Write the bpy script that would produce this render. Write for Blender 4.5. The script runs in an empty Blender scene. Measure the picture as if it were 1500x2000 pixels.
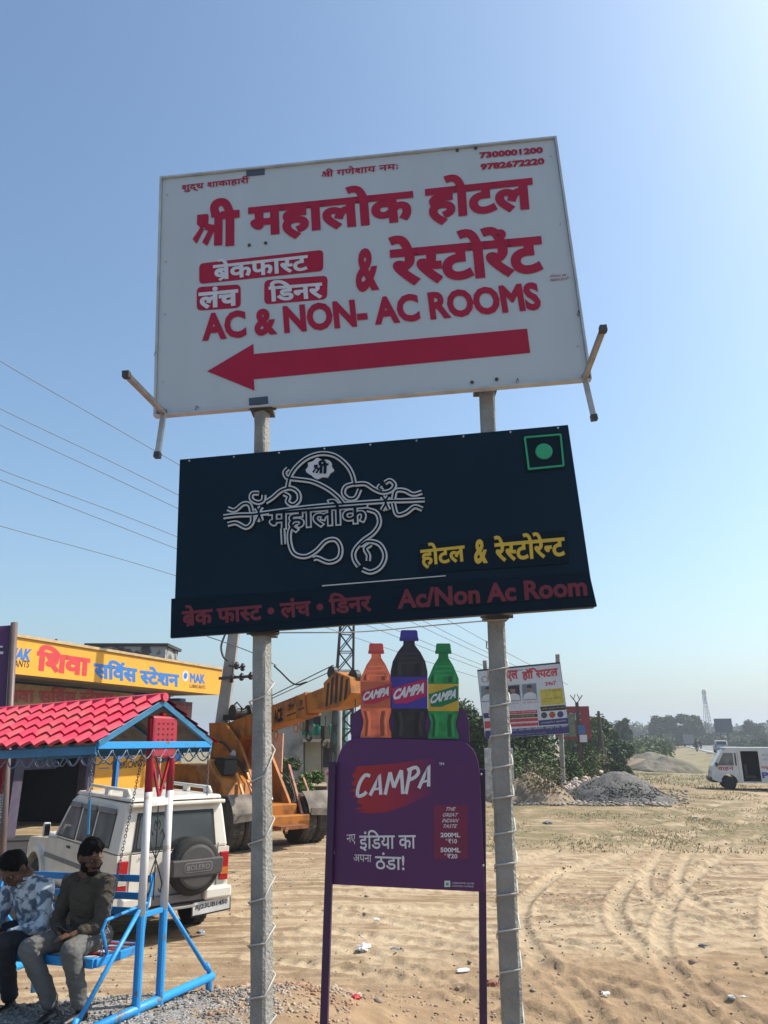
import bpy, bmesh, math, random
import numpy as np
from mathutils import Vector, Matrix, noise
random.seed(7); rng = np.random.default_rng(7)
SC = bpy.context.scene; COL = SC.collection
R = math.radians

# ------------------------------------------------------------ camera, sky, sun, exposure
PITCH = R(17.1); CZ = 2.12; F = 1444.0
cam = bpy.data.cameras.new('camera'); cam.sensor_fit = 'VERTICAL'; cam.sensor_height = 36; cam.lens = 36*F/2000
cam.clip_end = 6000; cam.clip_start = .05
co = bpy.data.objects.new('camera', cam); co.location = (0, 0, CZ); co.rotation_euler = (R(90)+PITCH, 0, 0); COL.objects.link(co); SC.camera = co
SUN_AZ, SUN_EL = R(76), R(47)      # azimuth clockwise from +Y
w = bpy.data.worlds.new('World'); SC.world = w; w.use_nodes = True
nt = w.node_tree; bg = nt.nodes['Background']; sky = nt.nodes.new('ShaderNodeTexSky'); sky.sky_type = 'NISHITA'
sky.sun_disc = False; sky.sun_elevation = SUN_EL; sky.sun_rotation = SUN_AZ
sky.air_density = 1.2; sky.dust_density = 2.5; sky.ozone_density = 4; sky.altitude = 100
tint = nt.nodes.new('ShaderNodeMix'); tint.data_type = 'RGBA'; tint.blend_type = 'MULTIPLY'; tint.inputs[0].default_value = 1; tint.inputs[7].default_value = (.92, 1.015, 1.0, 1)
nt.links.new(sky.outputs[0], tint.inputs[6]); nt.links.new(tint.outputs[2], bg.inputs[0]); bg.inputs[1].default_value = .15
sl = bpy.data.lights.new('sun', 'SUN'); sl.energy = 4.9; sl.angle = R(.6); sl.color = (1, .93, .82)
so = bpy.data.objects.new('sun', sl); COL.objects.link(so)
sd = Vector((math.sin(SUN_AZ)*math.cos(SUN_EL), math.cos(SUN_AZ)*math.cos(SUN_EL), math.sin(SUN_EL)))
so.rotation_euler = sd.to_track_quat('Z', 'Y').to_euler(); so.location = (20, 5, 30)
vs = SC.view_settings; vs.view_transform = 'Standard'; vs.look = 'None'; vs.gamma = 1; vs.exposure = 0.36; vs.use_curve_mapping = False
SC.cycles.max_bounces = 6; SC.cycles.transparent_max_bounces = 8; SC.cycles.volume_bounces = 0

# ------------------------------------------------------------ where a photo point lies in the place
def ray(px, py):
    a = (px-750)/F; b = (1000-py)/F
    return Vector((a, math.cos(PITCH)-b*math.sin(PITCH), math.sin(PITCH)+b*math.cos(PITCH)))
CAM = Vector((0, 0, CZ))
def P(px, py, Y):
    r = ray(px, py); return CAM + r*(Y/r.y)
def G(px, py, z=0):
    r = ray(px, py); return CAM + r*((z-CZ)/r.z)
def smooth(a, b, t):
    t = np.clip((t-a)/(b-a), 0, 1); return t*t*(3-2*t)

# ------------------------------------------------------------ terrain height
def _vn(x, y, s, seed):      # cheap smooth value noise, vectorised
    x = x*s+seed*17.3; y = y*s+seed*9.7; xi = np.floor(x); yi = np.floor(y); fx = x-xi; fy = y-yi
    fx = fx*fx*(3-2*fx); fy = fy*fy*(3-2*fy)
    def h(a, b):
        v = np.sin(a*127.1+b*311.7+seed*74.7)*43758.5453; return v-np.floor(v)
    return (h(xi, yi)*(1-fx)+h(xi+1, yi)*fx)*(1-fy)+(h(xi, yi+1)*(1-fx)+h(xi+1, yi+1)*fx)*fy-.5
def base_h(x, y):
    x = np.asarray(x, float); y = np.asarray(y, float)
    f = -.28+.28*smooth(14, 30, y)
    f = f+.55*(1-smooth(6.7, 8.6, y-.25*np.clip(x, -3, 3)))*(1-smooth(-.9, 1.2, x))
    f = f+.10*_vn(x, y, .35, 1)*smooth(7, 10, y)*(1-smooth(40, 90, y))+.014*_vn(x, y, 1.3, 2)*(1-smooth(40, 90, y))
    lat = x*math.cos(R(19.5))-y*math.sin(R(19.5))
    f = f+.35*smooth(4.4, 6.1, lat)
    return f
def gz(x, y): return float(base_h(x, y))

# ------------------------------------------------------------ materials
MATS = {}
def M(name, col, rough=.6, metal=0, var=.12, scale=6, bump=0, bscale=40, col2=None, patch=None, spec=.5, coat=0, alpha=1, stretch=None, world=False):
    if name in MATS: return MATS[name]
    m = bpy.data.materials.new(name); m.use_nodes = True; n = m.node_tree; b = n.nodes['Principled BSDF']
    tc = n.nodes.new('ShaderNodeTexCoord')
    no = n.nodes.new('ShaderNodeTexNoise'); no.inputs['Scale'].default_value = scale; no.inputs['Detail'].default_value = 6
    if stretch:
        mp = n.nodes.new('ShaderNodeMapping'); mp.inputs['Scale'].default_value = stretch; n.links.new(tc.outputs['Object'], mp.inputs[0]); n.links.new(mp.outputs[0], no.inputs['Vector'])
    elif world:
        ge = n.nodes.new('ShaderNodeNewGeometry'); n.links.new(ge.outputs['Position'], no.inputs['Vector'])
    else: n.links.new(tc.outputs['Object'], no.inputs['Vector'])
    mx = n.nodes.new('ShaderNodeMix'); mx.data_type = 'RGBA'
    c2 = col2 if col2 else tuple(c*(1-2.2*var) for c in col)
    mr = n.nodes.new('ShaderNodeMapRange'); mr.inputs[1].default_value = .35 if not patch else patch[0]; mr.inputs[2].default_value = .68 if not patch else patch[1]
    n.links.new(no.outputs[0], mr.inputs[0]); n.links.new(mr.outputs[0], mx.inputs[0])
    mx.inputs[6].default_value = (*col, 1); mx.inputs[7].default_value = (*c2, 1)
    n.links.new(mx.outputs[2], b.inputs['Base Color'])
    b.inputs['Roughness'].default_value = rough; b.inputs['Metallic'].default_value = metal
    b.inputs['Specular IOR Level'].default_value = spec; b.inputs['Coat Weight'].default_value = coat
    if bump:
        n2 = n.nodes.new('ShaderNodeTexNoise'); n2.inputs['Scale'].default_value = bscale; n2.inputs['Detail'].default_value = 5
        n.links.new(tc.outputs['Object'], n2.inputs['Vector'])
        bp = n.nodes.new('ShaderNodeBump'); bp.inputs['Strength'].default_value = bump; bp.inputs['Distance'].default_value = .02
        n.links.new(n2.outputs[0], bp.inputs['Height']); n.links.new(bp.outputs[0], b.inputs['Normal'])
    MATS[name] = m; return m

# ------------------------------------------------------------ mesh builder
class MB:
    def __init__(s): s.v = []; s.f = []
    def add(s, vs_, fs):
        o = len(s.v); s.v += [tuple(a) for a in vs_]; s.f += [tuple(i+o for i in f) for f in fs]; return s
    def box(s, c, d, rot=None, taper=1.0, tapy=None):
        x, y, z = d[0]/2, d[1]/2, d[2]/2; ty = taper if tapy is None else tapy
        vs_ = [Vector((sx*x*(taper if sz > 0 else 1), sy*y*(ty if sz > 0 else 1), sz*z)) for sz in (-1, 1) for sx, sy in ((-1, -1), (1, -1), (1, 1), (-1, 1))]
        if rot is not None: vs_ = [rot @ a for a in vs_]
        c = Vector(c); return s.add([a+c for a in vs_], [(3, 2, 1, 0), (4, 5, 6, 7), (0, 1, 5, 4), (1, 2, 6, 5), (2, 3, 7, 6), (3, 0, 4, 7)])
    def bar(s, p0, p1, w, h=None, up=(0, 0, 1), w1=None, h1=None):     # rectangular beam between two points
        p0 = Vector(p0); p1 = Vector(p1); h = h or w; d = (p1-p0).normalized(); u = Vector(up)
        if abs(d.dot(u)) > .98: u = Vector((0, 1, 0)) if abs(d.y) < .9 else Vector((1, 0, 0))
        x = d.cross(u).normalized(); y = x.cross(d).normalized(); w1 = w1 or w; h1 = h1 or h
        vs_ = [p+x*sx*a/2+y*sy*b/2 for p, a, b in ((p0, w, h), (p1, w1, h1)) for sx, sy in ((-1, -1), (1, -1), (1, 1), (-1, 1))]
        return s.add(vs_, [(3, 2, 1, 0), (4, 5, 6, 7), (0, 1, 5, 4), (1, 2, 6, 5), (2, 3, 7, 6), (3, 0, 4, 7)])
    def tube(s, pts, r, n=8, closed=False, caps=True):
        pts = [Vector(p) for p in pts]; k = len(pts); rs = r if isinstance(r, (list, tuple)) else [r]*k
        vs_ = []; u = None
        for i, p in enumerate(pts):
            if closed: d = pts[(i+1) % k]-pts[i-1]
            else: d = pts[min(i+1, k-1)]-pts[max(i-1, 0)]
            d.normalize()
            if u is None:
                u = d.orthogonal().normalized()
            else:
                u = (u-d*u.dot(d)); u = u.normalized() if u.length > 1e-6 else d.orthogonal().normalized()
            w_ = d.cross(u)
            for j in range(n):
                a = 2*math.pi*j/n; vs_.append(p+(u*math.cos(a)+w_*math.sin(a))*rs[i])
        fs = [(i*n+j, i*n+(j+1) % n, (i+1)*n+(j+1) % n, (i+1)*n+j) for i in range(k-1) for j in range(n)]
        if closed: fs += [((k-1)*n+j, (k-1)*n+(j+1) % n, (j+1) % n, j) for j in range(n)]
        elif caps: fs += [tuple(range(n-1, -1, -1)), tuple((k-1)*n+j for j in range(n))]
        return s.add(vs_, fs)
    def prism(s, poly, axis, a0, a1, top=None):     # polygon (u,v) extruded along axis; top = polygon at a1 end
        q = top or poly; n = len(poly)
        m = {'x': lambda a, u, v: (a, u, v), 'y': lambda a, u, v: (u, a, v), 'z': lambda a, u, v: (u, v, a)}[axis]
        ar = sum(poly[i][0]*poly[(i+1) % n][1]-poly[(i+1) % n][0]*poly[i][1] for i in range(n))
        flip = (ar < 0) != (a1 < a0) if axis != 'y' else (ar > 0) != (a1 < a0)
        vs_ = [m(a0, *p) for p in poly]+[m(a1, *p) for p in q]
        fs = [tuple(range(n-1, -1, -1)), tuple(range(n, 2*n))]+[(i, (i+1) % n, n+(i+1) % n, n+i) for i in range(n)]
        if flip: fs = [f[::-1] for f in fs]
        return s.add(vs_, fs)
    def lathe(s, prof, c, axis='z', n=20):      # prof = [(r,h)], closed with caps where r=0
        c = Vector(c); vs_ = []
        ax = {'z': (Vector((1, 0, 0)), Vector((0, 1, 0)), Vector((0, 0, 1))), 'x': (Vector((0, 1, 0)), Vector((0, 0, 1)), Vector((1, 0, 0))), 'y': (Vector((0, 0, 1)), Vector((1, 0, 0)), Vector((0, 1, 0)))}[axis]
        for r, h in prof:
            for j in range(n):
                a = 2*math.pi*j/n; vs_.append(c+ax[0]*r*math.cos(a)+ax[1]*r*math.sin(a)+ax[2]*h)
        k = len(prof)
        fs = [(i*n+j, i*n+(j+1) % n, (i+1)*n+(j+1) % n, (i+1)*n+j) for i in range(k-1) for j in range(n)]
        fs += [tuple(range(n-1, -1, -1)), tuple((k-1)*n+j for j in range(n))]
        return s.add(vs_, fs)
    def build(s, name, mat, parent=None, bevel=0, smooth_=False, angle=None):
        me = bpy.data.meshes.new(name); me.from_pydata(s.v, [], s.f); me.materials.append(mat); me.update()
        if smooth_: me.shade_smooth()
        o = bpy.data.objects.new(name, me); COL.objects.link(o); o.parent = parent
        if bevel:
            b = o.modifiers.new('bevel', 'BEVEL'); b.width = bevel; b.segments = 2; b.limit_method = 'ANGLE'; b.angle_limit = R(30)
        return o
def mesh_np(name, v, f, mat, parent=None, smooth_=False):       # f: (n,3|4) array
    me = bpy.data.meshes.new(name); me.vertices.add(len(v)); me.vertices.foreach_set('co', np.asarray(v, np.float32).ravel())
    k = f.shape[1]; me.loops.add(f.size); me.loops.foreach_set('vertex_index', f.astype(np.int32).ravel())
    me.polygons.add(len(f)); me.polygons.foreach_set('loop_start', np.arange(0, f.size, k, dtype=np.int32))
    me.update(calc_edges=True); me.validate(); me.materials.append(mat)
    if smooth_: me.shade_smooth()
    o = bpy.data.objects.new(name, me); COL.objects.link(o); o.parent = parent; return o
def tag(o, label, cat, group=None, kind=None):
    o['label'] = label; o['category'] = cat
    if group: o['group'] = group
    if kind: o['kind'] = kind
    return o
def thing(name, label, cat, loc=(0, 0, 0), rz=0, group=None):
    o = bpy.data.objects.new(name, None); COL.objects.link(o); o.empty_display_size = .2; o.location = loc; o.rotation_euler = (0, 0, rz)
    return tag(o, label, cat, group)
def stuff(o): o['kind'] = 'stuff'; return o
def structure(o): o['kind'] = 'structure'; return o
def dup(root, loc=None, rz=None, label=None, parent=None):
    r = root.copy(); COL.objects.link(r)
    if loc is not None: r.location = loc
    if rz is not None: r.rotation_euler = (0, 0, rz)
    if label: r['label'] = label
    if parent: r.parent = parent
    for ch in list(root.children): dup(ch, parent=r)
    return r

# ------------------------------------------------------------ lettering
_gc = {}
def _glyph(s, wt, shear=0):
    k = (s, wt, shear)
    if k in _gc: return _gc[k]
    c = bpy.data.curves.new('glyph', 'FONT'); c.body = s; c.size = 1; c.resolution_u = 3; c.shear = shear
    if wt: c.bevel_depth = wt; c.bevel_resolution = 0
    o = bpy.data.objects.new('glyph', c); COL.objects.link(o)
    dg = bpy.context.evaluated_depsgraph_get(); e = o.evaluated_get(dg); me = bpy.data.meshes.new_from_object(e)
    v = np.zeros(len(me.vertices)*3); me.vertices.foreach_get('co', v); v = v.reshape(-1, 3)
    f = [tuple(p.vertices) for p in me.polygons]
    bpy.data.objects.remove(o); bpy.data.curves.remove(c); bpy.data.meshes.remove(me)
    _gc[k] = (v, f); return v, f
def _adv(s, wt):
    return _glyph(s+'l', wt)[0][:, 0].max()-_glyph('l', wt)[0][:, 0].max()
SHRA = [[(125, 490), (230, 480), (245, 500), (242, 590), (210, 628), (160, 632), (125, 590)], [(160, 628), (202, 640), (125, 800), (82, 750)], [(232, 585), (312, 600), (315, 640), (290, 680), (205, 650)],
  [(252, 640), (305, 660), (235, 822), (182, 785)], [(305, 500), (392, 494), (390, 815), (305, 820)], [(272, 475), (400, 462), (400, 506), (272, 522)]]
HALF = {'स': .20, 'न': .20, 'ब': .20, 'श': .20, 'प': .2}
def compose(s, wt=0, shear=0):
    """'<C' half form of C, '^' foot stroke on the letter before, '*' hook over the letter before"""
    V = []; Fs = []; pen = 0; n = 0; i = 0; run = ''
    def put(v, f, dx):
        nonlocal n
        v = v.copy(); v[:, 0] += dx; V.append(v); Fs.extend([tuple(q+n for q in p) for p in f]); n += len(v)
    def flush():
        nonlocal run, pen
        if run: v, f = _glyph(run, wt, shear); put(v, f, pen); pen += _adv(run, wt); run = ''
    def stroke(pts, r):
        mb = MB(); mb.tube([(a, b, 0) for a, b in pts], r, 6); put(np.array(mb.v), mb.f, 0)
    while i < len(s):
        ch = s[i]
        if ch == '<':
            flush(); c = s[i+1]; v, f = _glyph(c, wt); cut = _adv(c, wt)-HALF.get(c, .2)-wt-.004
            me = bpy.data.meshes.new('x'); me.from_pydata([tuple(a) for a in v], [], f); bm = bmesh.new(); bm.from_mesh(me)
            bmesh.ops.bisect_plane(bm, geom=bm.verts[:]+bm.edges[:]+bm.faces[:], plane_co=(cut, 0, 0), plane_no=(1, 0, 0), clear_outer=True)
            bm.verts.index_update(); put(np.array([tuple(a.co) for a in bm.verts]), [tuple(a.index for a in fc.verts) for fc in bm.faces], pen)
            bm.free(); bpy.data.meshes.remove(me); pen += cut+.004; i += 2; continue
        if ch == '^':
            flush(); x = pen-.12; stroke([(x, .20), (x-.10, .08), (x-.27, -.05)], .034+wt*.8)
        elif ch == 'Ś':
            flush()
            for k_, pl_ in enumerate(SHRA):
                mb = MB(); q = [((X-80)*.00188+pen, (812-Y_-(X-330)*.085)*.00188) for X, Y_ in pl_]; mb.prism(q, 'z', 0, .3+.02*k_); put(np.array(mb.v), mb.f, 0)
            pen += .60
        elif ch == '*':
            flush(); x = pen-.10; stroke([(x+.02, .62), (x-.04, .74), (x+.04, .84), (x+.14, .80)], .032+wt)
        else: run += ch
        i += 1
    flush()
    v = np.concatenate(V); v[:, 2] *= .03; return v, Fs
class Plane:
    """a flat face of a thing: local x to the right, z up, faces local -y; holds what is written on it"""
    def __init__(s, root, y=0, name=None):
        s.root = root; bpy.context.view_layer.update(); s.m = root.matrix_world.copy(); s.y = y
    def uv(s, px, py):
        mi = s.m.inverted(); o = mi @ CAM; d = mi.to_3x3() @ ray(px, py); t = (s.y-o.y)/d.y; q = o+d*t; return Vector((q.x, q.z))
    def text(s, txt, BL, BR, TL, mat, wt=0, lift=.003, shear=0, name='lettering', parent=None, raw=False, depth=None, ref=None):
        a, b, c = (Vector(q) for q in (BL, BR, TL)) if raw else (s.uv(*BL), s.uv(*BR), s.uv(*TL))
        v, f = compose(txt, wt, shear); x0, y0 = v[:, 0].min(), v[:, 1].min(); W = v[:, 0].max()-x0; H = v[:, 1].max()-y0
        if ref is not None: v0, _ = compose(txt, ref, shear); x0, y0 = v0[:, 0].min(), v0[:, 1].min(); W = v0[:, 0].max()-x0; H = v0[:, 1].max()-y0
        ex = (b-a)/W; ey = (c-a)/H; out = np.zeros_like(v); p = v[:, 0]-x0; q = v[:, 1]-y0
        out[:, 0] = a.x+p*ex.x+q*ey.x; out[:, 2] = a.y+p*ex.y+q*ey.y; out[:, 1] = s.y-lift-v[:, 2]*(depth or .03)
        mb = MB(); mb.v = [tuple(r) for r in out]; mb.f = f; return mb.build(name, mat, parent or s.root)
    def poly(s, pts, mat, d0=.0, d1=.002, name='print', parent=None, raw=False, bevel=0):
        q = [tuple(p) if raw else tuple(s.uv(*p)) for p in pts]
        mb = MB(); mb.prism(q, 'y', s.y-d0, s.y-d1); return mb.build(name, mat, parent or s.root, bevel=bevel)
    def ribbon(s, pts, wid, mat=None, d0=0, d1=.01, mb=None, raw=False, n=4):
        q = [Vector(p) if raw else s.uv(*p) for p in pts]; q = crom(q, n); mb = mb or MB(); k = len(q); L = []
        for i, p in enumerate(q):
            d = (q[min(i+1, k-1)]-q[max(i-1, 0)]); d.normalize(); nn = Vector((-d.y, d.x)); 
            L.append((p+nn*wid/2, p-nn*wid/2))
        vs_ = []
        for a, b in L: vs_ += [(a.x, s.y-d0, a.y), (b.x, s.y-d0, b.y), (b.x, s.y-d1, b.y), (a.x, s.y-d1, a.y)]
        fs = [(i*4+j, i*4+(j+1) % 4, i*4+4+(j+1) % 4, i*4+4+j) for i in range(k-1) for j in range(4)]+[(0, 1, 2, 3), tuple(range(k*4-1, k*4-5, -1))]
        return mb.add(vs_, fs)
def crom(p, n=4):
    if len(p) < 3: return list(p)
    out = []; e = [p[0]*2-p[1]]+list(p)+[p[-1]*2-p[-2]]
    for i in range(1, len(e)-2):
        for j in range(n):
            t = j/n; a, b, c, d = e[i-1:i+3]
            out.append(.5*((2*b)+(c-a)*t+(2*a-5*b+4*c-d)*t*t+(3*b-a-3*c+d)*t**3))
    out.append(p[-1]); return out
def rrect(TL, TR, BR, BL, r=.25, n=4):      # rounded quad in photo points
    c = [Vector(q) for q in (TL, TR, BR, BL)]; out = []; h = min((c[0]-c[3]).length, (c[1]-c[0]).length)*r
    for i in range(4):
        p = c[i]; a = (c[i-1]-p).normalized()*h; b = (c[(i+1) % 4]-p).normalized()*h
        for j in range(n+1):
            t = j/n; out.append(tuple(p+a*(1-t)**2+b*t*t))
    return out
def px_poly(off, sc, pts): return [(off[0]+x/sc, off[1]+y/sc) for x, y in pts]

# ============================================================ GROUND
def build_ground():
    def axis(lo, hi, step, ratio, far_lo, far_hi):
        a = list(np.arange(lo, hi+1e-6, step)); d = step; x = a[-1]
        while x < far_hi: d *= ratio; x += d; a.append(x)
        d = step; x = lo; b = []
        while x > far_lo: d *= ratio; x -= d; b.append(x)
        return np.array(b[::-1]+a)
    xs = axis(-4.2, 9.5, .045, 1.045, -2500, 2500); ys = axis(6.2, 14, .045, 1.03, -30, 3500)
    X, Y = np.meshgrid(xs, ys); Z = base_h(X, Y)
    near = (Y < 45)
    Z += np.where(near, .006*_vn(X, Y, 5, 3)+.005*_vn(X, Y, 11, 4), 0)
    Z += np.where(near, .008*np.maximum(0, _vn(X, Y, 2.2, 8))+.006*_vn(X, Y, 18, 5), 0)
    trk = np.zeros_like(X); DX = X.ravel(); DY = Y.ravel(); dz = np.zeros_like(DX); tk = np.zeros_like(DX)
    def track(pp, wd=.2, depth=.03, tread=.22, gap=1.35):
        pts = [G(a, b, -.2) for a, b in pp]; q = crom([Vector((p.x, p.y)) for p in pts], 14)
        for off in ([0] if not gap else (-gap/2, gap/2)):
            c = []
            for i, p in enumerate(q):
                d = (q[min(i+1, len(q)-1)]-q[max(i-1, 0)]).normalized(); c.append((p.x-d.y*off, p.y+d.x*off))
            c = np.array(c); s_ = np.concatenate([[0], np.cumsum(np.hypot(*np.diff(c, axis=0).T))])
            lo = c.min(0)-wd*1.6; hi = c.max(0)+wd*1.6
            idx = np.nonzero((DX > lo[0]) & (DX < hi[0]) & (DY > lo[1]) & (DY < hi[1]))[0]
            if not len(idx): continue
            best = np.full(len(idx), 1e9); ss = np.zeros(len(idx))
            px_, py_ = DX[idx], DY[idx]
            for i in range(len(c)-1):
                a = c[i]; d = c[i+1]-a; L2 = max(d@d, 1e-9); t = np.clip(((px_-a[0])*d[0]+(py_-a[1])*d[1])/L2, 0, 1)
                r = np.hypot(px_-a[0]-t*d[0], py_-a[1]-t*d[1]); m = r < best; best[m] = r[m]; ss[m] = (s_[i]+t*np.sqrt(L2))[m]
            u = best/wd; g = np.where(u < 1, -depth*(1-u**4), 0)+np.where((u > .9) & (u < 1.6), depth*.7*np.exp(-((u-1.2)/.2)**2), 0)
            g += np.where(u < .9, depth*.7*np.maximum(0, np.sin(ss*2*math.pi/tread)), 0)
            dz[idx] += g; tk[idx] = np.maximum(tk[idx], np.clip(1.3-u, 0, 1))
    track([(1560, 1555), (1420, 1590), (1280, 1625), (1150, 1660), (1060, 1680), (940, 1690), (700, 1690)], .22, .035)
    track([(1560, 1580), (1440, 1610), (1340, 1650), (1290, 1700), (1330, 1760), (1420, 1790)], .12, .03, .16, .55)
    track([(1560, 1640), (1400, 1655), (1250, 1645), (1120, 1640)], .22, .04)
    track([(1500, 1700), (1380, 1700), (1290, 1680), (1180, 1690), (1120, 1740), (1110, 1790), (1160, 1850), (1300, 1960), (1420, 2060)], .14, .035)
    track([(1600, 1950), (1400, 1900), (1200, 1850), (1000, 1805), (800, 1780), (600, 1760)], .13, .022, .3, 0)
    track([(1600, 1900), (1450, 1880), (1250, 1850), (1100, 1825), (900, 1800)], .12, .02, .28, 0)
    track([(1600, 1790), (1300, 1760), (1000, 1740), (700, 1750), (480, 1760)], .16, .025)
    track([(1500, 2080), (1300, 1990), (1050, 1910), (800, 1860), (560, 1830)], .16, .03)
    track([(1560, 1620), (1440, 1700), (1400, 1800), (1450, 1900), (1560, 1990)], .13, .03)
    track([(1300, 2080), (1150, 1990), (1030, 1920), (930, 1870), (700, 1810), (540, 1800)], .14, .025)
    track([(1570, 1545), (1470, 1570), (1400, 1610), (1340, 1610), (1150, 1605)], .2, .03)
    rt = random.Random(4)
    for i in range(16):
        y0 = rt.uniform(1620, 1960); x0 = rt.uniform(560, 1100); sl_ = rt.uniform(-.12, .22); cv = rt.uniform(-60, 60)
        track([(x0+t*rt.uniform(380, 520), y0+sl_*t*400+cv*math.sin(t*1.5)) for t in (0, .5, 1, 1.5, 2)], rt.uniform(.07, .13), rt.uniform(.008, .015), rt.uniform(.1, .25), rt.choice([0, 1.3, .5]))
    clod = smooth(.8, 2.2, X)*(1-smooth(5.2, 7.5, X))*smooth(11.2, 12.2, Y+.2*X)*(1-smooth(14.2, 15.6, Y+.1*X))*np.clip(.5+2.2*_vn(X*.7, Y*1.6, 1.1, 51), 0, 1)
    clod = np.maximum(clod, np.clip(1-np.abs(Y-.42*X-8.9)/.35, 0, 1)*smooth(5.2, 6.2, X)*.8)
    Z = Z+.035*clod*np.abs(_vn(X, Y, 9, 61))+.02*clod*_vn(X, Y, 19, 62)
    Z = Z+np.clip(dz.reshape(X.shape)*1.1, -.05, .035); tk = tk.reshape(X.shape)
    # furrows fanning across the turning ground
    U_ = X*.89-Y*.45; V_ = X*.45+Y*.89; Z += np.where(near, .007*_vn(U_*.16, V_, 3.2, 6)+.006*_vn(U_*.2, V_, 7.5, 7), 0)
    n0, n1 = X.shape; v = np.stack([X, Y, Z], -1).reshape(-1, 3)
    i = np.arange(n0*n1).reshape(n0, n1); f = np.stack([i[:-1, :-1], i[:-1, 1:], i[1:, 1:], i[1:, :-1]], -1).reshape(-1, 4)
    m = bpy.data.materials.new('sandy_soil'); m.use_nodes = True; n = m.node_tree; b = n.nodes['Principled BSDF']; b.inputs['Roughness'].default_value = .95; b.inputs['Specular IOR Level'].default_value = .15
    N = n.nodes.new; L = n.links.new
    tc = N('ShaderNodeTexCoord'); 
    def noise_(sc_, det=8, dist=0, vec=None):
        q = N('ShaderNodeTexNoise'); q.inputs['Scale'].default_value = sc_; q.inputs['Detail'].default_value = det; q.inputs['Distortion'].default_value = dist; L(vec or tc.outputs['Object'], q.inputs['Vector']); return q.outputs[0]
    def ramp(inp, a, b_): 
        q = N('ShaderNodeMapRange'); q.inputs[1].default_value = a; q.inputs[2].default_value = b_; L(inp, q.inputs[0]); return q.outputs[0]
    def mix(fac, c1, c2):
        q = N('ShaderNodeMix'); q.data_type = 'RGBA'
        if isinstance(fac, float): q.inputs[0].default_value = fac
        else: L(fac, q.inputs[0])
        for k, c in ((6, c1), (7, c2)):
            if isinstance(c, tuple): q.inputs[k].default_value = (*c, 1)
            else: L(c, q.inputs[k])
        return q.outputs[2]
    def mul(a, b_):
        q = N('ShaderNodeMath'); q.operation = 'MULTIPLY'
        for k, c in ((0, a), (1, b_)):
            if isinstance(c, float): q.inputs[k].default_value = c
            else: L(c, q.inputs[k])
        return q.outputs[0]
    def attr(nm):
        q = N('ShaderNodeAttribute'); q.attribute_name = nm; return q.outputs['Fac']
    mp = N('ShaderNodeMapping'); mp.inputs['Rotation'].default_value = (0, 0, R(27)); mp.inputs['Scale'].default_value = (.22, 2.6, 1); L(tc.outputs['Object'], mp.inputs[0])
    c = mix(ramp(noise_(.5, 6), .38, .62), (.315, .22, .13), (.235, .16, .093))
    c = mix(ramp(noise_(1.9, 8, .35, mp.outputs[0]), .47, .60), c, (.425, .32, .205))
    mp2 = N('ShaderNodeMapping'); mp2.inputs['Rotation'].default_value = (0, 0, R(8)); mp2.inputs['Scale'].default_value = (.3, 4.5, 1); L(tc.outputs['Object'], mp2.inputs[0])
    c = mix(mul(ramp(noise_(2.2, 7, .5, mp2.outputs[0]), .50, .60), .7), c, (.45, .345, .225))
    c = mix(mul(attr('clod'), ramp(noise_(16, 6, .4), .48, .60)), c, (.13, .09, .058))
    c = mix(mul(ramp(noise_(3.2, 8, .5), .52, .66), .75), c, (.21, .14, .085))
    c = mix(mul(ramp(noise_(30, 4), .56, .72), .6), c, (.20, .14, .095))
    c = mix(mul(attr('track'), .7), c, (.47, .365, .24))
    c = mix(attr('red'), c, mix(ramp(noise_(4, 6), .4, .6), (.315, .21, .12), (.235, .155, .09)))
    gr = mul(attr('grass'), ramp(noise_(1.1, 8, .6), .40, .58))
    c = mix(gr, c, mix(ramp(noise_(9, 5), .4, .6), (.155, .135, .07), (.245, .195, .11)))
    c = mix(attr('verge'), c, mix(ramp(noise_(.8, 8), .4, .6), (.20, .18, .10), (.32, .25, .155)))
    gv = mix(ramp(noise_(55, 3), .42, .58), (.13, .125, .12), (.36, .345, .33))
    c = mix(mul(attr('gravel'), ramp(noise_(6, 6), .30, .46)), c, gv)
    L(c, b.inputs['Base Color'])
    bp = N('ShaderNodeBump'); bp.inputs['Strength'].default_value = 1; bp.inputs['Distance'].default_value = .018; L(noise_(11, 10, .4), bp.inputs['Height'])
    bp2 = N('ShaderNodeBump'); bp2.inputs['Strength'].default_value = .6; bp2.inputs['Distance'].default_value = .012; L(noise_(70, 4), bp2.inputs['Height']); L(bp.outputs[0], bp2.inputs['Normal']); L(bp2.outputs[0], b.inputs['Normal'])
    o = mesh_np('ground', v, f, m, smooth_=True)
    def setattr_(nm, a):
        at = o.data.attributes.new(nm, 'FLOAT', 'POINT'); at.data.foreach_set('value', a.ravel().astype(np.float32))
    setattr_('track', tk); setattr_('clod', clod)
    wob = _vn(X, Y, .8, 21)*2
    setattr_('red', (1-smooth(7.5, 10, Y+wob-.3*X))*.8)
    setattr_('gravel', (1-smooth(6.3, 7.1, Y+wob*.25-.1*X))*(1-smooth(-1.6, -.7, X+wob*.3)))
    setattr_('grass', smooth(17, 20, Y+wob)*(1-smooth(33, 40, Y))*(.35+.65*smooth(-.5, 2, X))*(1-smooth(10.5, 15, X+wob)))
    setattr_('verge', smooth(34, 44, Y+wob*2))
    structure(o); return o
build_ground()

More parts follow.
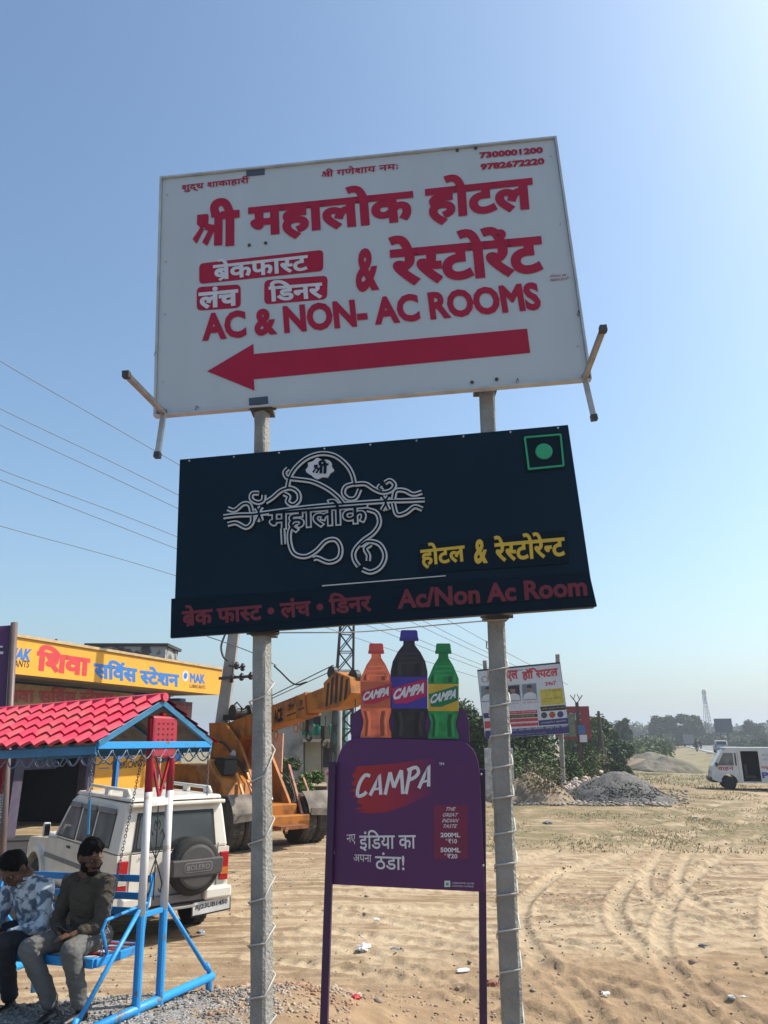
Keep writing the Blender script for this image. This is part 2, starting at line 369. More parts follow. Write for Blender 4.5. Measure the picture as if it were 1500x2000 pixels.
# ------------------------------------------------------------ highway, 19.5 degrees right of the view
eR = Vector((math.sin(R(19.5)), math.cos(R(19.5)), 0)); nR = Vector((eR.y, -eR.x, 0))
def road_pt(lat, s, z): p = nR*lat+eR*s; return Vector((p.x, p.y, z))
asph = M('asphalt', (.24, .235, .23), .9, var=.15, scale=1.2, bump=.3, bscale=60)
rd = MB(); rd.prism([(6.5, .30), (6.5, .40), (15.6, .42), (15.6, .30)], 'y', -20, 900); ro = rd.build('road', asph); ro.rotation_euler.z = -R(19.5); structure(ro)
rd = MB(); rd.prism([(19.8, .30), (19.8, .42), (27.8, .40), (27.8, .30)], 'y', -20, 900); ro = rd.build('road', asph); ro.rotation_euler.z = -R(19.5); structure(ro)
ln = MB(); white = M('road_paint', (.75, .74, .7), .7)
ln.prism([(7.0, .4065), (7.2, .4065), (7.2, .4085), (7.0, .4085)], 'y', -20, 800); 
ln.prism([(15.1, .4245), (15.25, .4245), (15.25, .4265), (15.1, .4265)], 'y', -20, 800); lo_ = ln.build('road_marking', white); lo_.rotation_euler.z = -R(19.5); structure(lo_)
md = MB(); md.prism([(15.7, .3), (15.7, .55), (15.95, .55), (15.95, .45), (19.45, .45), (19.45, .55), (19.7, .55), (19.7, .3)], 'y', -20, 800)
mo = md.build('median_kerb', M('kerb_concrete', (.36, .35, .32), .9)); mo.rotation_euler.z = -R(19.5); structure(mo)

# ============================================================ VEGETATION
def leaf_cloud(clumps, n, size, seed, flat=.6, jitter=.5):
    g = np.random.default_rng(seed); cl = np.array(clumps, float); wgt = cl[:, 3]*cl[:, 4]*cl[:, 5]; k = g.choice(len(cl), n, p=wgt/wgt.sum())
    d = g.normal(size=(n, 3)); d /= np.linalg.norm(d, axis=1)[:, None]; r = g.uniform(.35, 1, (n, 1))**.5*(1+.12*g.normal(size=(n, 1)))
    c = cl[k, :3]+d*r*cl[k, 3:6]
    a = g.normal(size=(n, 3)); a[:, 2] *= flat; a /= np.linalg.norm(a, axis=1)[:, None]; b = np.cross(a, g.normal(size=(n, 3))); b /= np.linalg.norm(b, axis=1)[:, None]
    s = (size*g.uniform(1-jitter, 1+jitter, (n, 1)))
    v = np.stack([c-a*s, c+b*s*.45, c+a*s, c-b*s*.45], 1).reshape(-1, 3); return v, np.arange(4*n).reshape(-1, 4)
def foliage(name, col, col2, sc_=.8):
    if name in MATS: return MATS[name]
    m = M(name, col, .7, col2=col2, scale=sc_, spec=.2); return m
LEAF = {'dark': foliage('leaf_dark', (.045, .07, .025), (.085, .12, .045), .9), 'mid': foliage('leaf_mid', (.075, .11, .035), (.12, .15, .06), .9),
        'dry': foliage('leaf_dry', (.13, .13, .07), (.19, .165, .10), .8), 'fresh': foliage('leaf_fresh', (.08, .14, .03), (.13, .20, .06), 2)}
bark = M('bark', (.12, .09, .065), .9, bump=.6, bscale=12)
def tree(name, label, cat, x, y, h, rad, th, n, leaf, mat, seed, group=None, nclump=9, lean=0, z0=None, tall=1.0, trunk_r=None):
    g = random.Random(seed); z = gz(x, y) if z0 is None else z0
    t = thing(name, label, cat, (x, y, z), 0, group); cl = []; mb = MB(); tr = trunk_r or h*.025
    mb.tube([(0, 0, -.2), (lean*.3, 0, th*.5), (lean*.6, 0, th), (lean, 0, h*.75)], [tr*1.3, tr, tr*.8, tr*.3], 7)
    for i in range(nclump):
        a = g.uniform(0, 6.28); rr = rad*g.uniform(.15, .72); zz = th+(h-th)*g.uniform(.12, .88); k = g.uniform(.28, .5)*rad
        k *= 1-.45*max(0, (zz-th)/(h-th)-.4)
        c = (lean*zz/h+rr*math.cos(a), rr*math.sin(a), zz); cl.append((*c, k, k, k*.8*tall))
        mb.tube([(lean*.5, 0, th*.8), (c[0]*.6+lean*.1, c[1]*.6, th+(zz-th)*.4), c], [tr*.5, tr*.3, tr*.12], 5)
    mb.build('trunk', bark, t, smooth_=True)
    v, f = leaf_cloud(cl, n, leaf, seed); mesh_np('crown', v, f, mat, t); return t

# ------------------------------------------------------------ far trees by the highway
farlab = ['tall leafy tree at the left end of the big grove by the highway', 'second tree of the grove, with a rounded head', 'bushy tree in the middle of the grove beyond the road',
          'wide dark tree right of the middle of the grove', 'tree with a gap of sky through its head, right side of the grove', 'low tree ending the grove on the right, under the mast',
          'lone round tree standing near the right edge of the photograph']
Y0 = 230
for i, (px, top, wpx) in enumerate([(1292, 1392, 26), (1318, 1397, 22), (1340, 1402, 24), (1353, 1396, 26), (1372, 1392, 28), (1388, 1412, 22), (1478, 1403, 26)]):
    q = P(px, 1445, Y0); hh = (1449-top)/1511*Y0*1.12; tree('roadside_tree', farlab[i], 'tree', q.x, Y0+(i*7) % 20, hh, wpx/1511*Y0*1.0, hh*.12, 5200, .6, LEAF['dark'], 50+i, 'trees beyond the highway', 20)
for i, (px, top, wpx, Y_, lab) in enumerate([(1165, 1378, 44, 62, 'grey green tree behind the tall thin pole right of the billboard'), (1192, 1383, 16, 68, 'thin conical tree with a bare tip, right of the tall thin pole'),
     (1218, 1400, 20, 130, 'narrow forked tree standing alone left of the far grove'), (1140, 1368, 48, 58, 'broad grey tree behind the red hoarding'), (1190, 1420, 44, 60, 'low dark bushy tree at the foot of the conical tree')]):
    q = P(px, 1445, Y_); hh = (1455-top)/1511*Y_*1.22; tree('field_tree', lab, 'tree', q.x, Y_, hh, wpx/1511*Y_*.95, hh*.08, 6000 if wpx > 12 else 2200, .15*Y_/60, LEAF['mid' if i % 2 else 'dark'], 70+i, 'trees along the field edge', 20, tall=1.2)
# distant belt of trees: one mass
cl = []; 
for i in range(150):
    px = 1195+i*2.6+random.uniform(-3, 3); Y_ = random.uniform(330, 420); q = P(px, 1445, Y_); k = random.uniform(3, 6.0); cl.append((q.x, Y_, k*.65, k*1.2, k, k))
v, f = leaf_cloud(cl, 16000, 1.1, 5); o = mesh_np('distant_woodland', v, f, LEAF['dark']); tag(o, 'low belt of hazy trees along the horizon beyond the highway', 'woodland', kind='stuff')
cl = []
for i in range(260):
    s = 40+i*1.6; p = road_pt(17.6, s, 1.25); cl.append((p.x, p.y, 1.15+random.uniform(-.1, .1), 1.0, 1.0, .75+random.uniform(-.1, .15)))
v, f = leaf_cloud(cl, 26000, .22, 6); h_ = mesh_np('median_hedge', v, f, LEAF['dark']); tag(h_, 'long clipped green hedge along the middle of the highway', 'hedge')
# dense tree left of the hospital billboard and scrub below it
q = P(905, 1445, 36); tree('bushy_tree', 'dark dense tree behind the right concrete post, left of the billboard', 'tree', q.x, 36, 3.9, 2.0, .3, 9000, .12, LEAF['dark'], 91, nclump=24)
q = P(985, 1445, 40); tree('bushy_tree', 'low dark tree mass behind the hospital billboard', 'tree', q.x, 40, 3.0, 2.8, .2, 9000, .13, LEAF['dark'], 92, nclump=26)
scr = ['dusty thorn bush under the middle of the hospital billboard', 'dusty thorn bush round the right leg of the hospital billboard', 'thorn bush on the left edge of the dirt heap',
       'thorn bush under the red hoarding', 'dark shrub behind the grey gravel heap', 'feathery thorn bush in front of the dirt heap', 'dry shrub beyond the pile of broken bricks']
for i, (px, Y_, hpx, wpx, mt) in enumerate([(1030, 34, 85, 80, 'mid'), (1092, 35, 75, 60, 'dark'), (985, 33, 70, 40, 'mid'), (1128, 42, 70, 50, 'mid'), (1206, 44, 38, 26, 'dark'), (1065, 27.5, 95, 70, 'dry'), (1165, 45, 62, 40, 'dry')]):
    q = P(px, 1445, Y_); z = gz(q.x, Y_); hh = hpx/1511*Y_*.82
    tree('thorn_bush', scr[i], 'bush', q.x, Y_, hh, wpx/1511*Y_*.95, hh*.05, 4200 if i != 5 else 1300, .08 if i != 5 else .05, LEAF[mt], 120+i, 'scrub by the billboard', 18, trunk_r=.04)
q = P(606, 1500, 25); tree('green_shrub', 'fresh green shrub in front of the pale house, behind the crane wheel', 'shrub', q.x, 25, 1.35, .62, .15, 3500, .06, LEAF['fresh'], 141, nclump=9, trunk_r=.03)
q = P(560, 1500, 29); tree('green_shrub', 'leafy shrub against the stained grey wall', 'shrub', q.x, 29, 1.6, .8, .15, 2800, .07, LEAF['mid'], 142, nclump=9, trunk_r=.03)
cl = []
for i in range(170):
    px = random.uniform(1150, 1300); Y_ = random.uniform(85, 210); q = P(px, 1445, Y_); k = random.uniform(.7, 1.5)*Y_/120; cl.append((q.x, Y_, k*.5, k*1.3, k, k))
v, f = leaf_cloud(cl, 22000, .32, 15); tag(mesh_np('field_scrub', v, f, LEAF['mid']), 'band of low scrub between the gravel heap and the far trees', 'scrub', kind='stuff')
cl = []
for i in range(90):
    px = 1262+i*2.7; Y_ = random.uniform(228, 250); q = P(px, 1445, Y_); k = random.uniform(1.6, 2.8); cl.append((q.x, Y_, k*.6, k*1.4, k, k))
v, f = leaf_cloud(cl, 12000, .6, 16); tag(mesh_np('grove_undergrowth', v, f, LEAF['dark']), 'dark undergrowth filling the foot of the far grove', 'undergrowth', kind='stuff')
# grass tufts
def tufts(n, region, seed, h=.09):
    g = np.random.default_rng(seed); out = []; 
    xy = np.stack([g.uniform(region[0], region[1], n*3), g.uniform(region[2], region[3], n*3)], 1)
    keep = (_vn(xy[:, 0], xy[:, 1], .9, 33)+.5) > g.uniform(.35, .95, len(xy)); xy = xy[keep][:n]; z = base_h(xy[:, 0], xy[:, 1])
    k = len(xy); B = 5; p = np.repeat(np.column_stack([xy, z]), B, 0); a = g.uniform(0, 6.28, k*B); hh = h*g.uniform(.4, 1.3, k*B)
    dx = np.cos(a); dy = np.sin(a); b0 = p+np.stack([-dy*.008, dx*.008, np.zeros(k*B)-.01], 1); b1 = p+np.stack([dy*.008, -dx*.008, np.zeros(k*B)-.01], 1)
    t = p+np.stack([dx*hh*.6, dy*hh*.6, hh], 1); v = np.stack([b0, b1, t], 1).reshape(-1, 3); return v, np.arange(len(v)).reshape(-1, 3)
dryg = M('dry_grass', (.34, .28, .15), .8, col2=(.20, .20, .09), scale=.7)
v, f = tufts(9000, (0, 15, 17.5, 36), 3, .045); tag(mesh_np('short_grass', v, f, dryg), 'sparse dry grass growing across the back of the dirt lot', 'grass', kind='stuff')
v, f = tufts(9000, (5, 22, 34, 75), 4, .12); tag(mesh_np('verge_grass', v, f, dryg), 'dry grass along the verge beside the highway', 'grass', kind='stuff')

# ============================================================ HEAPS AND STONES
def heap(name, label, cat, cx, cy, rx, ry, h, mat, seed, sharp=1.2, n=60, rough=.06):
    a = np.linspace(-1.25, 1.25, n); X, Y = np.meshgrid(a, a); r = np.sqrt(X*X+Y*Y)+.25*_vn(X, Y, 1.7, seed)
    Z = h*np.clip(1-r**sharp, -.3, 1)+rough*h*_vn(X, Y, 6, seed)+rough*.6*h*_vn(X, Y, 14, seed+3)
    wx = X*rx; wy = Y*ry; gz_ = base_h(wx+cx, wy+cy)-gz(cx, cy); Z = np.where(Z < 0, Z-.1, Z)+gz_*0
    v = np.stack([wx, wy, Z], -1).reshape(-1, 3); i = np.arange(n*n).reshape(n, n); f = np.stack([i[:-1, :-1], i[:-1, 1:], i[1:, 1:], i[1:, :-1]], -1).reshape(-1, 4)
    t = thing(name, label, cat, (cx, cy, gz(cx, cy))); mesh_np('heap_surface', v, f, mat, t, True); return t
ICO = None
def rocks(pos, siz, seed, squash=.65):
    g = np.random.default_rng(seed); bm = bmesh.new(); bmesh.ops.create_icosphere(bm, subdivisions=1, radius=1); bm.verts.index_update()
    bv = np.array([tuple(a.co) for a in bm.verts]); bf = np.array([[a.index for a in q.verts] for q in bm.faces]); bm.free()
    n = len(pos); nv = len(bv); V = bv[None]*(1+.3*g.uniform(-1, 1, (n, nv, 1)))+.28*g.uniform(-1, 1, (n, nv, 3)); sc_ = np.stack([g.uniform(.7, 1.4, n), g.uniform(.6, 1.1, n), g.uniform(.4, .9, n)*squash/.65], 1)
    V = V*sc_[:, None, :]; a = g.uniform(0, 6.28, n); c, s = np.cos(a)[:, None], np.sin(a)[:, None]
    V = np.stack([V[..., 0]*c-V[..., 1]*s, V[..., 0]*s+V[..., 1]*c, V[..., 2]], -1)*np.asarray(siz)[:, None, None]+np.asarray(pos)[:, None, :]
    F_ = (bf[None]+np.arange(n)[:, None, None]*nv).reshape(-1, 3); return V.reshape(-1, 3), F_
grav = M('grey_gravel', (.095, .088, .08), .95, col2=(.165, .155, .14), scale=14, bump=1, bscale=22, patch=(.4, .62))
t = heap('gravel_heap', 'large grey gravel heap in the middle distance right of the billboard', 'gravel heap', P(1215, 1545, 29).x, 29.5, 2.15, 2.1, 1.0, grav, 3, 1.35, rough=.11)
g_ = np.random.default_rng(2); n = 2600; a = g_.uniform(0, 6.28, n); rr = g_.uniform(0, 1.05, n)**.6
pos = np.stack([rr*np.cos(a)*2.05, rr*np.sin(a)*2.0, .97*(1-rr**1.35)+.0], 1); v, f = rocks(pos, g_.uniform(.015, .05, n), 4); stuff(mesh_np('gravel_stones', v, f, grav, t))
dirt = M('dirt_heap', (.20, .145, .095), .95, col2=(.30, .23, .16), scale=3, bump=1, bscale=14)
heap('dirt_heap', 'brown earth heap with dry weeds left of the gravel heap', 'dirt heap', P(1040, 1545, 28).x, 28.3, 1.55, 1.6, .98, dirt, 9, 1.5, rough=.12)
heap('verge_mound', 'long grassy mound of grey spoil beside the highway verge', 'mound', P(1300, 1490, 56).x, 56, 2.2, 5, .95, M('spoil', (.20, .17, .125), .95, col2=(.13, .12, .07), scale=.8, bump=1, bscale=6), 12, 1.5, rough=.12)
heap('verge_mound', 'smaller spoil mound behind the long grassy mound near the road', 'mound', P(1300, 1470, 80).x-.3, 84, 2.0, 5, .85, M('spoil', (.25, .22, .17)), 14, 1.4, rough=.1)
heap('verge_mound', 'low dry mound left of the long grassy mound', 'mound', P(1252, 1470, 60).x, 62, 2.6, 4, .7, dirt, 16, 1.4, rough=.1)
# pile of broken bricks
pink = M('broken_brick', (.46, .33, .27), .9, col2=(.55, .48, .42), scale=2.2, patch=(.4, .6))
n = 420; xs_ = g_.uniform(0, 1, n); px = 1098+xs_*95; py = 1535-xs_*28+g_.normal(0, 5, n)
pos = []; 
for i in range(n):
    Y_ = 31+xs_[i]*5+g_.normal(0, .7); q = P(px[i], 1500, Y_); pos.append((q.x, Y_, gz(q.x, Y_)+abs(g_.normal(.18, .16))))
v, f = rocks(pos, g_.uniform(.06, .16, n), 5); tag(mesh_np('brick_rubble', v, f, pink), 'pile of pinkish broken bricks behind the gravel heap', 'rubble', kind='stuff')
# pale rubble and rubbish at the foot of the heaps
n = 520; pos = []; sz = []
for i in range(n):
    px_ = g_.uniform(965, 1345); Y_ = 26.6+abs(g_.normal(0, .9)) if px_ < 1310 else g_.uniform(27, 33); q = P(px_, 1550, Y_); pos.append((q.x, Y_, gz(q.x, Y_)+.02)); sz.append(g_.uniform(.03, .11))
v, f = rocks(pos, sz, 6, .5); tag(mesh_np('pale_rubble', v, f, M('pale_rubble', (.34, .30, .25), .9, col2=(.20, .165, .125), scale=1.5, patch=(.45, .55))), 'scatter of pale rubble and rubbish round the foot of the heaps', 'rubble', kind='stuff')
# rubble strip behind the swing and near stones
n = 3200; pos = []; sz = []
for i in range(n):
    t_ = g_.uniform(0, 1)
    if i < 2300: x = g_.uniform(-3.9, -.2); y = 7.0+.12*x+abs(g_.normal(0, .33))
    elif i < 2900: x = g_.uniform(-1.3, -.25); y = g_.uniform(6.0, 7.2)
    else: x = g_.uniform(-2, 1.2); y = g_.uniform(6.2, 8.2)
    k = g_.uniform(.007, .022) if (g_.random() < .9 or i >= 2300) else g_.uniform(.022, .05); pos.append((x, y, gz(x, y)+k*.15)); sz.append(k)
v, f = rocks(pos, sz, 7); tag(mesh_np('rubble_strip', v, f, M('orange_rubble', (.34, .20, .12), .9, col2=(.40, .31, .23), scale=3, patch=(.42, .58), bump=.5)), 'strip of orange and pale rubble along the edge behind the swing', 'rubble', kind='stuff')
n = 5200; x = g_.uniform(-4.2, -.75, n); y = g_.uniform(5.0, 6.95, n); z = base_h(x, y)
v, f = rocks(np.stack([x, y, z+.004], 1), g_.uniform(.006, .017, n), 8); tag(mesh_np('loose_gravel', v, f, M('loose_gravel', (.30, .29, .27), .9, col2=(.13, .125, .12), scale=9, patch=(.45, .55))), 'loose grey gravel spread under the swing', 'gravel', kind='stuff')
n = 2600; x = g_.uniform(-4, 11, n); y = 7+12*g_.uniform(0, 1, n)**1.3; z = base_h(x, y); keep = (_vn(x, y, .7, 41)+.5) > .45
x, y, z = x[keep], y[keep], z[keep]
v, f = rocks(np.stack([x, y, z+.004], 1), np.where(g_.random(len(x)) < .95, g_.uniform(.006, .02, len(x)), g_.uniform(.02, .045, len(x))), 9); tag(mesh_np('scattered_pebbles', v, f, M('pebbles', (.34, .25, .18), .9, col2=(.18, .13, .1), scale=4)), 'small stones and clods scattered over the dirt lot', 'pebbles', kind='stuff')

# ============================================================ POSTS AND SIGNS
conc = M('post_concrete', (.31, .305, .285), .9, col2=(.20, .195, .175), scale=5, bump=.8, bscale=45)
YB = 4.7
def post(label, top_px, bot_px, yo, yaw, hw_):
    Yp = YB+yo; a = P(*bot_px, Yp); b = P(*top_px, Yp); d = (b-a)/(b.z-a.z); base = a-d*(a.z-.05); top = b
    t = thing('concrete_post', label, 'post', base); L = top-base; mb = MB(); n = 26; vs_ = []
    for i in range(n+1):
        c = L*(i/n); w_ = hw_+.003*noise.noise(Vector((i*.5, base.x, 0)))-.008*i/n
        for sx, sy in ((-1, -.75), (-.75, -1), (.75, -1), (1, -.75), (1, .75), (.75, 1), (-.75, 1), (-1, .75)):
            ca, sa = math.cos(R(yaw)), math.sin(R(yaw)); vs_.append((c.x+(sx*ca-sy*sa)*w_+.0015*random.gauss(0, 1), c.y+(sx*sa+sy*ca)*w_+.0015*random.gauss(0, 1), c.z))
    mb.add(vs_, [(i*8+j, i*8+(j+1) % 8, i*8+8+(j+1) % 8, i*8+8+j) for i in range(n) for j in range(8)]+[tuple(range(7, -1, -1)), tuple(n*8+j for j in range(8))])
    mb.build('shaft', conc, t); return t, base, L
pl, pbl, pL = post('left grey concrete post holding up the two big signboards', (512, 700), (511, 2000), .16, -24, .053)
prr, pbr, pR = post('right grey concrete post holding up the two big signboards', (948, 700), (1000, 2000), .13, -6, .060)
pl.rotation_euler = (0, 0, 0)
ropem = M('rope', (.55, .53, .48), .8)
def wrap(base, L, tags, label, yaw=0, w_=.066):
    pts = []
    for k in range(len(tags)-1):
        z0, z1 = tags[k], tags[k+1]
        for j in range(8):
            t_ = j/8; z = z0+(z1-z0)*(t_**1.5); a = t_*4; seg = int(a); fr = a-seg; c = [(-1, -1), (1, -1), (1, 1), (-1, 1), (-1, -1)]
            x = c[seg][0]*(1-fr)+c[seg+1][0]*fr; y = c[seg][1]*(1-fr)+c[seg+1][1]*fr; x, y = x*math.cos(R(yaw))-y*math.sin(R(yaw)), x*math.sin(R(yaw))+y*math.cos(R(yaw))
            zz = z0+(z1-z0)*(.10*(a if a < 1 else 1)+(0 if a < 1 else .9*((a-1)/3)))
            pts.append(base+L*(zz/L.z)+Vector((x*w_+random.gauss(0, .002), y*w_+random.gauss(0, .002), 0)))
    mb = MB(); mb.tube(pts, .0052, 6); tag(mb.build('rope', ropem, smooth_=True), label, 'rope')
def zat(px, py, Y_): return P(px, py, Y_).z
zs = sorted([zat(990, y_, YB+.07)-pbr.z for y_ in (2010, 1900, 1820, 1750, 1690, 1630, 1560, 1500, 1438, 1380, 1310, 1240)])
wrap(pbr, pR, zs, 'pale rope wound many times round the right concrete post', -6, .064)
zs = sorted([zat(515, y_, YB+.1)-pbl.z for y_ in (2020, 1955, 1850, 1765, 1650, 1530, 1370, 1275)])
wrap(pbl, pL, zs, 'pale rope wound loosely round the left concrete post', -24, .058)
def wire(label, pts, r, mat, sag=0, name='wire', cat='wire', n=24):
    q = []; a, b = Vector(pts[0]), Vector(pts[-1])
    if len(pts) == 2: q = [a.lerp(b, i/n)-Vector((0, 0, sag*4*(i/n)*(1-i/n))) for i in range(n+1)]
    else: q = crom([Vector(p) for p in pts], 6)
    mb = MB(); mb.tube(q, r, 5); return tag(mb.build(name, mat, smooth_=True), label, cat)
wire('pale cord sagging between the two posts just under the dark signboard', [P(537, 1236, YB+.1), P(700, 1234, YB+.1), P(840, 1222, YB+.1), P(990, 1209, YB+.06)], .004, ropem, name='cord', cat='cord')
steel = M('galvanised_steel', (.42, .41, .40), .55, metal=.5, col2=(.30, .27, .24), scale=12)
dsteel = M('dark_steel', (.07, .065, .06), .6, metal=.3)
tape = M('dark_tape', (.05, .07, .10), .6)
# --- top sign
def signroot(name, label, cx, cz, yaw, tilt, roll, Yq):
    t = thing(name, label, 'signboard', (cx, Yq, cz)); t.rotation_mode = 'QUATERNION'
    t.rotation_quaternion = (Matrix.Rotation(R(yaw), 3, 'Z') @ Matrix.Rotation(R(tilt), 3, 'X') @ Matrix.Rotation(R(roll), 3, 'Y')).to_quaternion(); return t
k = YB/5.3
s1 = signroot('hotel_signboard', 'large white hotel signboard with red lettering and a red arrow', -.184*k, CZ+(5.840-CZ)*k, -4.20, 1.87, -3.20, YB)
W1, H1 = 3.448*k, 2.250*k
whitep = M('white_sheet', (.44, .48, .50), .45, col2=(.42, .45, .465), scale=2.2, bump=.08, bscale=3, stretch=(1.6, 1, .22), patch=(.4, .75))
mb = MB(); mb.box((0, .02, 0), (W1, .036, H1)); mb.build('panel', whitep, s1, bevel=.003)
frm = M('sign_frame', (.46, .48, .49), .5)
mb = MB()
for z in (-1, 1): mb.box((0, .012, z*(H1/2+.008)), (W1+.03, .06, .014))
for x in (-1, 1): mb.box((x*(W1/2+.008), .012, 0), (.014, .06, H1-.002))
mb.build('edge_trim', frm, s1)
mb = MB()
for z in (-.9, -.3, .3, .9): mb.box((0, .065, z*H1/2), (W1-.1, .05, .05))
for x in (-.95, -.5, 0, .5, .95): mb.box((x*W1/2, .065, 0), (.048, .046, H1-.1))
mb.build('back_frame', steel, s1)
mb = MB()
for z in (-.75, -.2, .25, .85):
    for x in (-.97, .97): mb.lathe([(.006, 0), (.006, .004), (.0, .006)], (x*W1/2, -.004, z*H1/2), 'y', 8)
mb.build('rivets', steel, s1)
p1 = Plane(s1, 0.0)
red = M('red_vinyl', (.36, .006, .035), .42, var=.05, spec=.25)
def Z1(*p): return [(280+x/1.6304, 250+y/1.6304) for x, y in p]
p1.text('शुद्ध शाकाहारी'.replace('द्ध', 'द्ध'), (355, 377), (487, 362), (355, 358), red, .02)
p1.text('Śी गणेशाय नमः', (628, 347), (778, 331), (628, 331), red, .02)
p1.text('7300001200', (937, 310), (1061, 299), (936, 298), red, .05)
p1.text('9782672220', (939, 333), (1064, 321), (938, 320), red, .05)
p1.text('Śी', (376, 487), (468, 479), (378, 392), red, .045)
p1.text('महालोक', (486, 476), (813, 444), (484, 384), red, .045)
p1.text('होटल', (833, 443), (1046, 421), (829, 347), red, .045)
p1.text('&', (695, 572), (741, 567), (694, 487), red, .04)
p1.text('रे<सटोरेंट', (764, 562), (1066, 535), (758, 462), red, .045)
for q, nm in ((Z1((178, 432), (573, 388), (573, 455), (178, 497)), 'a'), (Z1((170, 507), (310, 498), (310, 572), (170, 582)), 'b'), (Z1((385, 485), (587, 470), (585, 545), (385, 562)), 'c')):
    p1.poly(rrect(*q, r=.22), red, 0, .0015, 'red_plate')
lt = M('white_vinyl', (.56, .58, .60), .45, var=.04)
p1.text('ब^ेकफा<सट', (417, 551), (603, 531), (416, 507), lt, .03, .004)
p1.text('लंच', (388, 605), (466, 598), (388, 563), lt, .04, .004)
p1.text('िडनर'.replace('िड', 'िड'), (526, 591), (631, 583), (524, 549), lt, .035, .004)
p1.text('AC & NON- AC ROOMS', (395, 667), (1059, 605), (393, 613), red, .045)
p1.poly(Z1((203, 775), (350, 688), (352, 720), (1222, 639), (1232, 716), (352, 800), (354, 836)), red, 0, .002, 'arrow')
p1.text('डिजाइन हब', (1074, 543), (1106, 540), (1074, 537), red, .0); p1.text('9680412012', (1075, 550), (1107, 547), (1075, 545), red, .0)
p1.poly([(481, 332), (517, 328), (517, 341), (481, 345)], tape, 0, .003, 'tape_patch'); p1.poly([(486, 778), (523, 774), (524, 788), (487, 792)], tape, 0, .003, 'tape_patch')
mb = MB()
for q in ((487, 479), (519, 475), (893, 294), (929, 290), (922, 747), (970, 741)):
    u = p1.uv(*q); mb.lathe([(.013, 0), (.013, -.006), (.004, -.009)], (u.x, 0, u.y), 'y', 10)
mb.build('bolt', dsteel, s1)
s1inv = s1.matrix_world.inverted()
def arm(root, pts, name, r=.017):
    inv = root.matrix_world.inverted(); a, b = (inv @ Vector(p) for p in pts); mb = MB(); mb.bar(a, b, r*2, r*2); o = mb.build(name, steel, root, bevel=.003)
    d = (b-a).normalized(); c = MB(); c.bar(b-d*.035, b+d*.004, r*2+.008, r*2+.008); c.build('end_cap', dsteel, o); return o
cl_ = P(320, 806, YB+.05); cr_ = P(1142, 738, YB-.12)
arm(s1, (cl_, P(245, 730, YB-.62)), 'lamp_arm'); arm(s1, (cl_, P(307, 893, YB+.03)), 'drop_rod')
arm(s1, (cr_, P(1179, 640, YB-.68)), 'lamp_arm'); arm(s1, (cr_, P(1161, 820, YB-.12)), 'drop_rod')
mb = MB(); u = p1.uv(318, 806); mb.box((u.x, 0, u.y), (.06, .06, .03)); u = p1.uv(1144, 737); mb.box((u.x, 0, u.y), (.05, .06, .03)); mb.build('corner_clamp', dsteel, s1)
mb = MB()
for q in ((308, 692), (388, 797), (1132, 612), (1013, 744)):
    u = p1.uv(*q); mb.tube([(u.x, .0, u.y), (u.x-.01, -.02, u.y+.012), (u.x-.02, -.015, u.y-.015), (u.x, .01, u.y-.02)], .003, 5)
mb.build('wire_tie', dsteel, s1)
# brackets where post meets sign (shown under the top board)
def clampmb(px, py, Yq, label):
    q = P(px, py, Yq); t = thing('post_clamp', label, 'clamp', q); mb = MB(); mb.box((0, 0, 0), (.16, .155, .035)); mb.build('strap', dsteel, t, bevel=.003)
    mb = MB(); mb.lathe([(.014, -.015), (.014, .015)], (-.09, -.05, 0), 'x', 6); mb.lathe([(.014, -.015), (.014, .015)], (.09, -.05, 0), 'x', 6); mb.build('bolt', dsteel, t)
clampmb(513, 803, YB+.16, 'dark steel clamp on the left post under the white signboard'); clampmb(948, 762, YB+.13, 'dark steel clamp on the right post under the white signboard')
clampmb(516, 1238, YB+.16, 'rusty steel clamp on the left post under the dark signboard'); clampmb(968, 1206, YB+.13, 'rusty steel clamp on the right post under the dark signboard')
# --- dark sign
s2 = signroot('dark_signboard', 'dark navy hotel signboard with raised silver emblem and yellow lettering', -.069*k, CZ+(3.621-CZ)*k, -5.44, -1.13, -3.26, YB)
W2, H2 = 3.056*k, 1.405*k
navy = M('navy_panel', (.003, .016, .030), .34, var=.08, scale=2, bump=.05, bscale=3, spec=.12); navyd = M('navy_plate', (.003, .012, .022), .4, var=.05, spec=.1)
def Z2(*p): return [(320+x/1.7442, 820+y/1.7442) for x, y in p]
def Z4(*p): return [(430+x/3.6585, 870+y/3.6585) for x, y in p]
mb = MB(); mb.box((0, .03, 0), (W2-.02, .055, H2)); mb.build('panel', navy, s2, bevel=.004)
p2 = Plane(s2, .0)
p2.poly(Z2((27, 610), (1448, 520), (1475, 636), (24, 744)), navyd, -.02, .012, 'lower_strip', bevel=.003)
mb = MB()
for z in (-.9, 0, .9): mb.box((0, .08, z*H2/2), (W2-.15, .042, .05))
mb.build('back_frame', steel, s2)
silver = M('silver_letters', (.56, .57, .58), .45, var=.05); dark_g = navy
